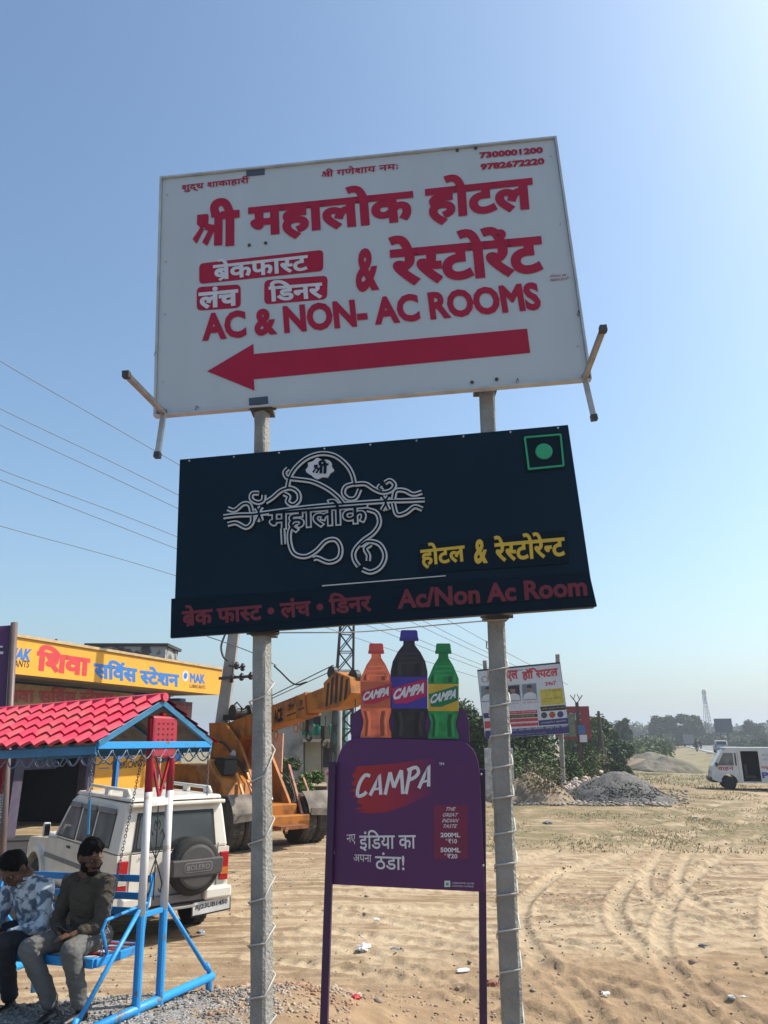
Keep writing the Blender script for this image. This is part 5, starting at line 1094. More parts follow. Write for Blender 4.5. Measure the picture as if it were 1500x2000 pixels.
# ============================================================ SERVICE STATION (x along its front away from us, y inward)
sv = thing('service_station', 'long yellow fronted service station building with a flat canopy', 'building', (-8.0, 17.0, -.25), R(90-19.3)); ZO = .25
yelw = M('yellow_fascia', (.74, .36, .045), .6, var=.10, scale=1.2, col2=(.66, .32, .045), spec=.25); gryw = M('soffit_grey', (.34, .32, .30), .8, var=.12)
mb = MB(); mb.prism([(0, 3.5+ZO), (0, 4.29+ZO), (.12, 4.29+ZO), (.12, 3.5+ZO)], 'x', -3, 8.15); mb.build('fascia', yelw, sv)
mb = MB(); mb.prism([(-.05, 4.295+ZO), (-.05, 4.36+ZO), (.16, 4.36+ZO), (.16, 4.295+ZO)], 'x', -3, 8.2); mb.build('fascia_coping', M('coping_tan', (.50, .36, .18), .7), sv)
mb = MB(); mb.box((2.6, 1.06, 3.60+ZO), (11.1, 1.88, .16)); mb.build('canopy_slab', gryw, sv)
mb = MB(); mb.box((8.1, 1.0, 3.9+ZO), (.12, 1.76, .79)); mb.build('fascia_return', yelw, sv)
# walls and bays
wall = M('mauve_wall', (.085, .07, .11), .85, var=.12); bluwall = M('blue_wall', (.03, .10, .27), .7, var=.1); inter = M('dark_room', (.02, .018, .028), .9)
mb = MB(); mb.box((2.6, 2.0, 3.15+ZO), (11.1, .2, .74)); mb.build('upper_wall', bluwall, sv)
for i, (x, w_) in enumerate([(-2.6, .5), (-.4, .3), (2.0, .3), (4.6, .35)]): q = MB(); q.box((x, 1.98, 1.40), (w_, .26, 2.9)); q.build('pillar', wall, sv)
mb = MB(); mb.box((6.2, 2.0, 1.40), (3.1, .2, 2.9)); mb.build('front_wall', yelw, sv)
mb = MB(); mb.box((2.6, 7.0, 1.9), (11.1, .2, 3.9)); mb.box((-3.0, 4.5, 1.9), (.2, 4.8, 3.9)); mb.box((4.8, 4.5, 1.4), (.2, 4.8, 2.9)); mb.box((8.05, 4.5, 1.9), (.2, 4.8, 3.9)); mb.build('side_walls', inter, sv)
mb = MB(); mb.box((2.6, 4.5, 3.95), (11.1, 5.0, .2)); mb.build('roof', gryw, sv)
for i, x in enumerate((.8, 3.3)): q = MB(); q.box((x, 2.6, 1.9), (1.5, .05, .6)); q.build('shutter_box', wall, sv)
mb = MB(); mb.box((2.6, 3.2, .06), (11.0, 7.6, .06)); mb.build('workshop_floor', M('shaded_oily_floor', (.035, .032, .032), .9, var=.2), sv)  # oil plus canopy shade in one dark colour, carried out past the front
# second sign strip, third sign
mb = MB(); mb.box((1.6, 1.02, 3.08+ZO), (6.9, .06, .62)); ss = mb.build('sign_strip', M('tan_sign', (.40, .27, .12), .6, var=.15), sv)
pss = Plane(sv, .985); pink2 = M('faded_red_letters', (.42, .06, .07), .6, var=.1)
pss.text('िशवा सर्िव*स <सटेशन'.replace('सर्िव*स', 'सिव*स'), (-2, 1372), (222, 1376), (-2, 1336), pink2, .04, .004, parent=ss)
mb = MB(); mb.box((6.9, 1.0, 3.02+ZO), (2.3, .06, .52)); s3_ = mb.build('sign_strip', M('maroon_sign', (.16, .05, .05), .6, var=.15), sv)
Plane(sv, .965).text('ऑयल <सटोर', (6.0, 3.10), (7.9, 3.10), (6.0, 3.50), M('red_text2', (.35, .07, .07), .6), .03, .004, parent=s3_, raw=True)
pf = Plane(sv, -.0); fblue = M('blue_letters', (.03, .17, .48), .5, var=.06); fred = M('red_letters', (.58, .045, .05), .5, var=.06)
pf.text('MAK', (14, 1287), (60, 1291), (17, 1263), fblue, .05, .004, .2); pf.text('LUBRICANTS', (-14, 1300), (57, 1304), (-13, 1286), dk_, .01, .004, .2)
pf.text('िशवा', (69, 1310), (174, 1322), (74, 1257), fred, .05, .004); pf.text('सिव*स', (183, 1325), (268, 1334), (183, 1284), fblue, .045, .004)
pf.text('<सटेशन', (273, 1336), (350, 1343), (273, 1299), fblue, .045, .004); pf.text('MAK', (371, 1333), (401, 1336), (371, 1314), fblue, .045, .004); pf.text('LUBRICANTS', (370, 1343), (401, 1346), (370, 1336), dk_, .01, .004)
c = pf.uv(362, 1320); mb = MB(); mb.lathe([(.16, 0), (.16, -.004)], (c.x, 0, c.y), 'y', 20); mb.build('round_logo', M('logo_white', (.6, .62, .65), .5), sv); mb = MB(); mb.lathe([(.09, -.004), (.09, -.008)], (c.x, 0, c.y), 'y', 20); mb.build('round_logo_core', fblue, sv)
# painted wall with letters
pw = Plane(sv, 1.9); pw.text('MAK', (221, 1484), (262, 1481), (222, 1466), fblue, .05, .004); pw.text('LUBRICANTS', (219, 1503), (283, 1497), (220, 1489), dk_, .02, .004)
for y in (1480, 1490, 1500): pw.poly([(193, y), (213, y-1), (213, y+1), (193, y+2)], fblue, 0, .004, 'painted_line')
mb = MB(); mb.box((7.9, 1.5, 1.7+ZO), (.34, .5, 3.4)); o = mb.build('end_column', fblue, sv); mb = MB(); mb.box((7.9, 1.48, 2.2+ZO), (.36, .52, .35)); mb.build('column_band', yelw, o); mb = MB(); mb.box((7.9, 1.48, 1.0+ZO), (.36, .52, .9)); mb.build('column_band', yelw, o)
mb = MB(); mb.bar((4.85, 1.2, 0.1), (4.85, 1.2, 2.4), .12, .12); mb.build('blue_pipe', fblue, sv)
q = P(105, 1400, 18.0); mb = MB(); mb.bar((0.2, 0, 0), (0.2, 0, .01), .01); 
invs = sv.matrix_world.inverted(); a = invs @ P(105, 1322, 18.3); b = invs @ P(110, 1248, 18.3); mb = MB(); mb.tube([a, b], .03, 6); mb.build('roof_rod', M('rusty_rod', (.10, .05, .04), .7), sv)
mottled = M('mottled_parapet', (.30, .30, .29), .9, col2=(.07, .07, .07), scale=3, patch=(.45, .55))
a = P(172, 1262, 26); b = P(324, 1262, 26); rt = thing('rooftop_water_room', 'grey weather stained block on the roof behind the yellow fascia', 'rooftop block', ((a.x+b.x)/2, 26.8, 3.6))
mb = MB(); mb.box((0, 0, (a.z-3.6)/2), (b.x-a.x, 1.6, a.z-3.6)); mb.build('wall', mottled, rt); mb = MB(); mb.box((0, 0, a.z-3.6+.04), (b.x-a.x+.2, 1.8, .10)); mb.build('coping', M('dark_coping', (.05, .05, .05), .9), rt)

# ------------------------------------------------------------ far-left purple hoarding
YL = 9.0; pb = thing('purple_hoarding', 'purple drink hoarding on a brown pole, cut off by the left edge', 'signboard', P(25, 1480, YL)-Vector((0, 0, 0))); pb.location.z = gz(pb.location.x, YL)
bpy.context.view_layer.update(); invp = pb.matrix_world.inverted(); u0 = invp @ P(28, 1216, YL); u1 = invp @ P(10, 1560, YL)
mb = MB(); d = (u0-u1)/(u0.z-u1.z); mb.tube([u0, u1, u1-d*u1.z], .040, 12); mb.build('pole', M('brown_pole', (.13, .09, .08), .5, var=.1), pb, smooth_=True)
a = invp @ P(22, 1221, YL+.02); b = invp @ P(-160, 1236, YL-.4); c = invp @ P(-190, 1700, YL-.4); d2 = invp @ P(-1, 1640, YL+.02)
mb = MB(); off_ = Vector((0, .03, 0)); mb.add([a, b, c, d2, a+off_, b+off_, c+off_, d2+off_], [(0, 1, 2, 3), (7, 6, 5, 4), (0, 4, 5, 1), (1, 5, 6, 2), (2, 6, 7, 3), (3, 7, 4, 0)]); mb.build('panel', pur, pb)
a2 = invp @ P(23.5, 1221, YL); d3 = invp @ P(4, 1560, YL); mb = MB(); mb.bar(a2, d3, .02, .03); mb.build('pale_edge', bluew, pb)
mb = MB(); q1 = invp @ P(2, 1263, YL-.05); mb.bar(q1-Vector((.05, 0, 0)), q1+Vector((.02, 0, .0)), .006, .02); q1 = invp @ P(2, 1275, YL-.05); mb.box(q1, (.05, .006, .03)); mb.build('white_letters', wp, pb)

# ============================================================ POWER LINES, POLES, TOWER
polec = M('pole_concrete', (.32, .30, .27), .9, var=.15, scale=3)
ep = thing('electric_pole', 'leaning grey concrete electricity pole behind the yellow building end', 'pole', P(430, 1445, 20)); ep.location.z = -.2; bpy.context.view_layer.update(); inve = ep.matrix_world.inverted()
a = inve @ P(431, 1430, 20); b = inve @ P(457, 1240, 20); d = (b-a)/(b.z-a.z); mb = MB(); mb.bar(a-d*(a.z), a+d*(8.6-a.z), .34, .26, up=(0, 1, 0), w1=.24, h1=.2); mb.build('shaft', polec, ep, bevel=.02)
mb = MB(); A = inve @ P(428, 1325, 19.8); B = inve @ P(490, 1321, 19.6); mb.bar(A, B, .07, .07); mb.bar(inve @ P(447, 1300, 19.8), inve @ P(470, 1304, 19.7), .05); mb.build('cross_arm', dsteel, ep)
mb = MB()
for q in ((452, 1326), (472, 1322), (490, 1320), (462, 1300), (474, 1303)): mb.lathe([(.03, -.10), (.07, -.06), (.04, -.03), (.08, .02), (.05, .06), (.03, .10)], inve @ P(*q, 19.6), 'z', 10)
mb.build('insulator', M('brown_insulator', (.04, .02, .02), .3), ep)
mb = MB(); mb.tube(crom([inve @ P(*q, 19.7) for q in ((440, 1238), (432, 1262), (436, 1282), (445, 1290))], 5), .03, 6); mb.tube(crom([inve @ P(*q, 19.7) for q in ((455, 1302), (458, 1320), (490, 1322), (500, 1310))], 4), .015, 5); mb.build('cable_loop', dk_, ep)
wm = M('wire_dark', (.13, .14, .16), .6)
wl = ['uppermost power line crossing the sky at the left', 'second power line from the top in the left sky', 'third power line from the top in the left sky', 'fourth power line from the top in the left sky', 'fifth power line from the top in the left sky', 'lowest power line in the left sky']
for i, (y0, y1) in enumerate(((705, 905), (798, 965), (830, 992), (917, 1048), (937, 1072), (1027, 1125))):
    z = 8.4-.25*(i//2); el = math.atan2(ray(345, y1).z, ray(345, y1).y); Yw = (z-CZ)/math.tan(el); c = P(345, y1, Yw); a = P(0, y0, 1)-CAM; zz = z+.25; Ya = (zz-CZ)/(a.z)
    A = CAM+a*Ya; dirv = (c-A); pts = [A-dirv*.5+Vector((0, 0, .1)), A, c, c+eR*16+Vector((0, 0, -.05)), c+eR*40, c+eR*85+Vector((0, 0, .4))]
    q = crom([Vector(p) for p in pts], 8); mb = MB(); mb.tube(q, [.003+.00032*(p-CAM).length for p in q], 5); o = mb.build('power_line', wm, smooth_=True); tag(o, wl[i], 'power line', 'power lines over the forecourt')
wire('thin grey wire running from the dark signboard corner to the left post', [P(405, 1243, 12), P(460, 1262, 12), P(500, 1278, 12), P(540, 1300, 12)], .008, wm)
wire('black cable looping from the left post over the crane boom', [P(535, 1300, 10), P(548, 1312, 10), P(575, 1336, 10), P(600, 1332, 10)], .012, dk_, name='cable', cat='cable')
lt_ = thing('lattice_tower', 'dark steel lattice pylon rising behind the crane boom and the purple stand', 'tower', P(665, 1445, 26)); lt_.location.z = -.1; bpy.context.view_layer.update()
invl = lt_.matrix_world.inverted(); mb = MB(); n_ = 15; Hh = 9.6
tip = P(677, 1240, 26); tz = tip.z+.1; slant = (tip.x-lt_.location.x)/tz
def lp(i, c): z = Hh*i/n_; w_ = .42*(1-z/Hh*.72)+.03; return Vector((slant*z+(w_ if c in (1, 2) else -w_)*.9, w_ if c in (2, 3) else -w_, z))
for i in range(n_):
    for c in range(4):
        mb.bar(lp(i, c), lp(i+1, c), .06); mb.bar(lp(i, c), lp(i+1, (c+1) % 4), .035); mb.bar(lp(i, (c+1) % 4), lp(i+1, c), .035); mb.bar(lp(i+1, c), lp(i+1, (c+1) % 4), .03)
mb.build('lattice', M('tower_steel', (.045, .03, .03), .7), lt_)
# thin grey cylinder pole beside the tower
q = P(662, 1500, 23); t = thing('thin_pole', 'slim grey pole standing in front of the steel pylon', 'pole', (q.x, 23, gz(q.x, 23))); mb = MB(); mb.tube([(0, 0, 0), (0, 0, 3.5)], .07, 10); mb.build('shaft', polec, t, smooth_=True); mb = MB(); mb.box((0, 0, 3.52), (.16, .16, .05)); mb.build('cap', dsteel, t)

# ============================================================ PALE HOUSE behind the crane
hs = thing('pale_house', 'cream two storey house with green cloth on its balcony behind the crane', 'house', P(600, 1500, 32)); hs.location.z = -.1; bpy.context.view_layer.update(); ph_ = Plane(hs, 0)
crw = M('cream_wall', (.48, .47, .38), .85, col2=(.38, .37, .30), scale=1.5); stn = M('stained_wall', (.33, .33, .31), .9, col2=(.12, .12, .11), scale=1.1, patch=(.45, .7)); gclo = M('green_cloth', (.01, .22, .13), .8, var=.15)
def hbox(x0, x1, y0, y1, d0, d1, mat, name, par=None, pts=None):
    a = ph_.uv(x0, y0); b = ph_.uv(x1, y1); q = MB(); q.box(((a.x+b.x)/2, (d0+d1)/2, (a.y+b.y)/2), (abs(b.x-a.x), d1-d0, abs(a.y-b.y))); return q.build(name, mat, par or hs)
hbox(590, 662, 1378, 1530, .9, 5, crw, 'wall'); hbox(536, 590, 1385, 1530, 0, 5, stn, 'side_wall'); hbox(588, 652, 1370, 1379, .1, 5.2, crw, 'roof_slab')
hbox(592, 650, 1442, 1449, -.2, .9, crw, 'balcony_slab'); bal = hbox(594, 648, 1436, 1443, -.2, -.12, stn, 'balcony_parapet')
for i in range(8): hbox(597+i*6.4, 600+i*6.4, 1431, 1438, -.18, -.14, M('white_baluster', (.6, .6, .6), .7), 'baluster')
mb = MB(); a = ph_.uv(592, 1410); b = ph_.uv(648, 1436); nx, nz_ = 22, 8; vs_ = []
for j in range(nz_+1):
    for i in range(nx+1):
        u = i/nx; v_ = j/nz_; x = a.x+(b.x-a.x)*u; top_ = a.y-.12*math.sin(u*3.1)*(1 if u > .4 else .2)-(.10 if u > .55 else 0); vs_.append((x, -.26+.06*math.sin(u*31)+.03*math.sin(u*13+v_*3), top_+(b.y-top_)*v_))
mb.add(vs_, [(j*(nx+1)+i, j*(nx+1)+i+1, (j+1)*(nx+1)+i+1, (j+1)*(nx+1)+i) for j in range(nz_) for i in range(nx)]); o = mb.build('green_cloth', gclo, None, smooth_=True); o.matrix_world = hs.matrix_world; o.modifiers.new('s', 'SOLIDIFY').thickness = .02
tag(o, 'green cloth hung over the balcony of the cream house', 'cloth')
hbox(600, 622, 1398, 1428, .86, .92, M('dark_opening', (.03, .03, .03), .6), 'window'); hbox(628, 640, 1462, 1500, .86, .92, MATS['dark_opening'], 'door')
hbox(651, 672, 1372, 1500, .5, 3, M('green_wall', (.04, .13, .10), .8, var=.1), 'green_side_wall')
for i, x in enumerate((594, 628)): 
    a = ph_.uv(x, 1449); b = ph_.uv(x, 1520); q = MB(); q.bar((a.x, .1, a.y), (b.x, .1, b.y), .05); q.build('drain_pipe', dsteel, hs)
q = P(500, 1500, 24); mb = MB(); mb.box((0, 0, 1.25), (1.6, .2, 2.5)); pk = thing('peach_wall', 'peach coloured wall panel glimpsed behind the crane frame', 'wall', (q.x, 24, -.2)); mb.build('wall', M('peach', (.60, .30, .19), .8), pk)
# roadside sign post by the standee and pale slabs
q = P(641, 1520, 20); t = thing('marker_post', 'small red and white marker board on a post behind the purple stand', 'marker post', (q.x, 20, gz(q.x, 20))); mb = MB(); mb.tube([(0, 0, 0), (0, 0, 1.6)], .03, 8); mb.build('post', bluew, t); mb = MB(); mb.box((0, -.04, 1.45), (.16, .03, .32)); mb.build('board', M('marker_white', (.6, .5, .45), .6), t); mb = MB(); mb.box((0, -.06, 1.5), (.08, .01, .08)); mb.build('red_mark', fred, t)
for i, (x0, x1) in enumerate(((945, 958), (962, 972), (994, 1002))):
    a = P(x0, 1445, 30); b = P(x1, 1445, 30); t = tag(MB().box(((a.x+b.x)/2, 30+.1*i, .9), (b.x-a.x, .08, 1.8)).build('boundary_slab', M('white_slab', (.55, .54, .50), .85, var=.2), None, bevel=.01), ['leftmost pale upright slab beside the dirt heap', 'pale upright slab just left of the right concrete post', 'narrow pale slab just right of the right concrete post'][i], 'slab', 'pale upright boundary slabs')

# ============================================================ HOSPITAL BILLBOARD
hb = signroot('hospital_billboard', 'white and blue hospital billboard with doctors portraits standing in the scrub', 5.788, 3.674, -22.45, 4.09, -3.19, 32)
bpy.context.view_layer.update(); p5 = Plane(hb, 0); hw = M('billboard_white', (.60, .62, .66), .5, var=.05); hbl = M('billboard_navy', (.035, .03, .16), .5); hblk = M('billboard_black', (.02, .02, .03), .6)
def Z3(*p): return [(920+x/5.357, 1270+y/5.357) for x, y in p]
mb = MB(); mb.box((0, .04, 0), (3.571, .07, 2.872)); mb.build('panel', hblk, hb)
p5.poly(Z3((68, 222), (928, 140), (1030, 872), (150, 925)), hw, 0, .004, 'printed_sheet')
def pq(pts, mat, d=.006, nm='print'): return p5.poly(Z3(*pts), mat, .003, d, nm)
skinp = M('portrait_skin', (.30, .17, .12), .6); hr = M('billboard_red', (.55, .04, .05), .5); hy = M('billboard_yellow', (.60, .50, .06), .5); hgy = M('billboard_grey', (.30, .32, .36), .5)
p5.text('एल', *Z3((375, 335), (500, 325), (360, 215)), hr, .05, .006); p5.text('हॉिसपटल'.replace('िसप', 'ि<सप'), *Z3((540, 325), (915, 285), (530, 195)), hr, .05, .006)
p5.text('24x7', *Z3((778, 372), (895, 360), (772, 330)), hr, .04, .006); p5.text('सीएम फाउंडेशन', *Z3((390, 225), (545, 215), (390, 208)), hbl, .01, .006)
for cx_, cy2 in ((180, 455), (440, 450), (612, 437)):
    pq([(cx_-85, cy2-82), (cx_+70, cy2-95), (cx_+85, cy2+80), (cx_-70, cy2+90)], hgy, .005, 'portrait_frame'); pq([(cx_-75, cy2-72), (cx_+62, cy2-85), (cx_+76, cy2+72), (cx_-62, cy2+80)], M('portrait_back', (.16, .22, .26), .6) if cx_ != 440 else hblk, .006, 'portrait_background')
    pq([(cx_-70, cy2+78), (cx_-55, cy2+25), (cx_-15, cy2+5), (cx_+25, cy2), (cx_+65, cy2+20), (cx_+76, cy2+70)], hw, .007, 'portrait_coat'); pq([(cx_+28*math.cos(a)-2, cy2-35+36*math.sin(a)) for a in np.linspace(0, 6.28, 14, endpoint=False)], skinp, .008, 'portrait_face')
    pq([(cx_+29*math.cos(a)-2, cy2-45+32*math.sin(a)) for a in np.linspace(math.pi, 6.28, 8)], hblk, .009, 'portrait_hair')
pq([(720, 410), (955, 395), (980, 560), (735, 580)], hy, .006); pq([(722, 592), (980, 570), (1000, 608), (985, 622), (735, 640)], hblk)
for i, (y, c) in enumerate(((640, hr), (680, hblk), (722, hr), (770, hr))): pq([(385, y), (690+i*4, y-17), (695+i*4, y+17), (388, y+34)], c, .006)
pq([(128, 660), (330, 645), (335, 700), (133, 712)], hbl); pq([(140, 745), (380, 730), (385, 800), (145, 820)], hr)
pq([(705, 735), (1012, 705), (1020, 770), (712, 790)], hbl); pq([(148, 845), (1022, 780), (1032, 868), (150, 925)], hbl)
for cx_, c in ((765, M('dark_teal', (.05, .07, .06), .6)), (850, M('orange_circle', (.40, .08, .03), .6)), (935, hbl)): pq([(cx_+33*math.cos(a), 680-(cx_-765)*.06+33*math.sin(a)) for a in np.linspace(0, 6.28, 16, endpoint=False)], c, .007)
pq([(142+34*math.cos(a), 305+36*math.sin(a)) for a in np.linspace(0, 6.28, 16, endpoint=False)], hgy, .006, 'round_crest'); pq([(142+22*math.cos(a), 305+24*math.sin(a)) for a in np.linspace(0, 6.28, 16, endpoint=False)], hw, .007, 'round_crest')
for tx, a, b, c, mt in (('डॉ. सुनील', (390, 572), (500, 562), (390, 552), hr), ('डॉ. राजेश मीणा', (545, 560), (715, 548), (545, 540), hr), ('24 घंटे इमरजेंसी', (770, 438), (940, 425), (770, 415), hr), ('नॉर्मल डिलीवरी', (770, 520), (955, 505), (770, 498), hr),
     ('सभी प्रकार की जांच', (745, 628), (985, 606), (745, 606), hy), ('सामने, ओम विहार कॉलोनी, जयपुर रोड, दौसा', (400, 858), (1010, 808), (400, 828), hw), ('BYPASS HIGHWAY, DAUSA', (405, 895), (790, 872), (405, 880), hgy),
     ('एक्स-रे सोनोग्राफी', (410, 665), (680, 650), (410, 645), hw), ('फिजियोथेरेपी', (410, 705), (670, 690), (410, 688), hy), ('मेडिकल स्टोर की सुविधा', (395, 785), (690, 765), (395, 760), hw), ('एम्बुलेंस सुविधा', (735, 770), (1000, 745), (735, 752), hw)): p5.text(tx, *Z3(a, b, c), mt, .0, .009)
bpy.context.view_layer.update(); invh = hb.matrix_world.inverted()
p5b = Plane(hb, .16)
for a, b in (((947, 1290), (957, 1445)), ((1089, 1278), (1100, 1530))):
    A = p5b.uv(*a); zb = -2.0 if a[0] < 1000 else -3.9; dB = (p5b.uv(*b)-A); dB = dB/dB.y; mb = MB(); mb.bar((A.x, .16, A.y), (A.x+dB.x*(zb-A.y), .16, zb), .17, .13, up=(0, 1, 0)); mb.build('post', polec, hb)
# red hoarding behind
q = P(1130, 1412, 42); rb = thing('red_hoarding', 'red hoarding with large pale letters partly hidden by the billboard', 'signboard', (q.x-.35, 42, q.z), R(-14)); rr_ = M('hoarding_red', (.32, .04, .045), .6, var=.12); mb = MB(); mb.box((0, 0, 0), (1.9, .08, 1.75)); mb.build('panel', rr_, rb); bpy.context.view_layer.update(); p6 = Plane(rb, -.04)
p6.text('RK', *Z3((1030, 730), (1158, 735), (1030, 655)), M('pale_letter', (.45, .45, .42), .6), .05, .01); mb = MB(); mb.box((-.3, -.05, -.12), (.9, .02, 1.2)); mb.build('faded_patch', M('faded_green', (.20, .24, .13), .7, var=.2), rb)
mb = MB(); mb.bar((-.6, .1, -.8), (-.6, .1, -q.z), .12); mb.bar((.6, .1, -.8), (.6, .1, -q.z), .12); mb.build('posts', dsteel, rb)
# lattice street pole with small signs
q = P(1136, 1500, 38); t = thing('steel_pole', 'thin rusty steel pole with a forked top and small signs on it', 'pole', (q.x, 38, gz(q.x, 38))); zt = P(1134, 1372, 38).z-gz(q.x, 38); mb = MB(); mb.bar((0, 0, 0), (0, 0, zt), .22, .16, w1=.14, h1=.12)
for s_ in (-1, 1): mb.bar((0, 0, zt-.05), (s_*.30, 0, zt+.35), .04); mb.bar((s_*.15, 0, zt+.15), (s_*.05, 0, zt+.4), .03)
mb.build('shaft', M('rusty_pole', (.10, .06, .05), .8), t); zz = P(1140, 1425, 38).z-gz(q.x, 38); mb = MB(); mb.box((.1, -.14, zz), (.34, .03, .42)); mb.build('blue_sign', M('sign_blue', (.05, .16, .35), .6), t); mb = MB(); mb.box((.16, -.14, zz-.42), (.36, .03, .34)); mb.build('white_sign', bluew, t)
q = P(1180, 1490, 50); t = thing('steel_pole', 'tall dark pole right of the red hoarding, in front of a grey tree', 'pole', (q.x, 50, gz(q.x, 50))); mb = MB(); mb.tube([(0, 0, 0), (-.1, 0, 3.9)], [.15, .09], 8); mb.bar((-.3, 0, 3.7), (.2, 0, 3.7), .06); mb.build('shaft', M('dark_pole', (.07, .05, .04), .8), t)

# ============================================================ VAN
vn = thing('open_van', 'small white van with its side door open parked at the right edge', 'van', (0, 35, .03)); vp = P(1381, 1445, 35); vn.location.x = vp.x; vn.location.z = gz(vp.x+2, 35)+.0; vn.rotation_euler.z = R(-17)
vw = M('van_white', (.66, .65, .62), .4, var=.08, scale=2)
# x: from the nose backwards (to the right), y: into the picture
prof = [(.02, .42), (.0, .62), (.10, .98), (.52, 1.62), (.75, 1.74), (3.25, 1.74), (3.40, 1.6), (3.45, .9), (3.42, .38), (3.22, .34)]+[(2.78+.34*math.cos(a), .32+.34*math.sin(a)) for a in np.linspace(0, math.pi, 8)]+[(2.40, .30), (1.08, .30)]+[(.72+.34*math.cos(a), .32+.34*math.sin(a)) for a in np.linspace(0, math.pi, 8)]+[(.3, .32)]
# shell: the near side is open between x 1.30 and 2.02
def vprism(poly, y0, y1, name, mat=vw, par=None, bevel=0): q = MB(); q.prism(poly, 'y', y0, y1); return q.build(name, mat, par or vn, bevel=bevel)
vprism(prof, 1.36, 1.42, 'far_side')
front = [(.02, .42), (.0, .62), (.10, .98), (.52, 1.62), (.75, 1.74), (1.30, 1.74), (1.30, .30), (1.08, .30)]+[(.72+.34*math.cos(a), .32+.34*math.sin(a)) for a in np.linspace(0, math.pi, 8)]+[(.3, .32)]
vprism(front, 0, .05, 'front_side', bevel=.0); rear = [(2.02, .30), (2.02, 1.74), (3.25, 1.74), (3.40, 1.6), (3.45, .9), (3.42, .38), (3.22, .34)]+[(2.78+.34*math.cos(a), .32+.34*math.sin(a)) for a in np.linspace(0, math.pi, 8)]+[(2.40, .30)]
vprism(rear, 0, .05, 'rear_side'); mb = MB(); mb.box((1.66, .025, 1.69), (.72, .05, .10)); mb.box((1.66, .025, .33), (.72, .05, .06)); mb.build('door_sill', vw, vn)
mb = MB(); mb.box((2.0, .71, 1.765), (2.75, 1.40, .06), taper=.97); mb.build('roof', vw, vn, bevel=.02); mb = MB(); mb.box((1.7, .71, .33), (3.3, 1.3, .06)); mb.box((1.25, .71, .55), (.08, 1.28, .5)); mb.build('floor_pan', jblk, vn)
mb = MB(); mb.add([(.015, .05, .45), (.015, 1.36, .45), (.10, 1.36, .98), (.10, .05, .98), (.06, .05, .45), (.06, 1.36, .45), (.15, 1.36, .98), (.15, .05, .98)], [(0, 3, 2, 1), (4, 5, 6, 7), (0, 1, 5, 4), (3, 7, 6, 2)]); mb.build('nose', vw, vn)
mb = MB(); mb.add([(.10, .05, .98), (.10, 1.36, .98), (.53, 1.36, 1.62), (.53, .05, 1.62)], [(0, 3, 2, 1)]); mb.build('windscreen', jgl, vn); mb = MB(); mb.add([(.52, .05, 1.62), (.52, 1.36, 1.62), (.76, 1.36, 1.745), (.76, .05, 1.745)], [(0, 3, 2, 1)]); mb.build('brow', vw, vn)
mb = MB(); mb.box((3.41, .71, 1.0), (.05, 1.3, 1.3)); mb.build('tailgate', vw, vn)
vprism([(.30, 1.02), (.60, 1.55), (.98, 1.55), (.98, 1.02)], -.006, -.001, 'side_window', jrefl); vprism([(1.04, 1.02), (1.04, 1.55), (1.10, 1.55), (1.10, 1.02)], -.006, -.001, 'door_pillar', jblk)
vprism([(1.16, .45), (1.17, .45), (1.17, 1.6), (1.16, 1.6)], -.004, 0, 'door_gap', jgrey)
mb = MB(); mb.box((.26, -.07, 1.06), (.09, .06, .17)); mb.build('mirror', jblk, vn, bevel=.02); mb = MB(); mb.box((-.02, .7, .42), (.14, 1.40, .18)); mb.build('bumper', jblk, vn, bevel=.03); mb = MB(); mb.lathe([(.09, -.03), (.09, .0)], (.03, .22, .70), 'x', 14); mb.lathe([(.09, -.03), (.09, .0)], (.03, 1.18, .70), 'x', 14); mb.build('headlight', cll, vn)
mb = MB(); mb.box((1.45, .6, .75), (.12, 1.0, .6)); mb.box((1.62, .6, .55), (.4, 1.0, .12)); mb.build('seat', jblk, vn, bevel=.03)
mb = MB(); mb.box((1.70, 1.355, 1.0), (1.2, .01, 1.2)); mb.build('inner_lining', inter, vn)
for x in (.72, 2.78):
    for y in (.08, 1.34):
        q = MB(); q.lathe([(.14, -.08), (.26, -.08), (.28, -.05), (.28, .05), (.26, .08), (.14, .08)], (x, y, .28), 'y', 22); o = q.build('wheel', rub, vn); q = MB(); q.lathe([(.15, -.07), (.10, -.05), (.0, -.08)], (x, y, .28), 'y', 18); q.build('hub', jgrey, o)
pv = Plane(vn, -.001); hrv = M('van_red', (.45, .06, .06), .5); hbv = M('van_blue', (.03, .08, .38), .5)
pv.text('PUC', (2.06, .50), (2.95, .50), (2.06, .76), hbv, .05, .003, raw=True); pv.text('पदूषण जांच', (2.06, .86), (3.3, .86), (2.06, 1.02), hrv, .03, .003, raw=True)
pv.text('वाहन', (.30, .78), (.95, .80), (.30, .96), hrv, .03, .003, raw=True); pv.text('सेवा केंद्र', (2.15, 1.22), (3.2, 1.22), (2.15, 1.33), hgy, .01, .003, raw=True); pv.text('AUTHORISED', (2.15, 1.42), (3.2, 1.42), (2.15, 1.52), hgy, .01, .003, raw=True)

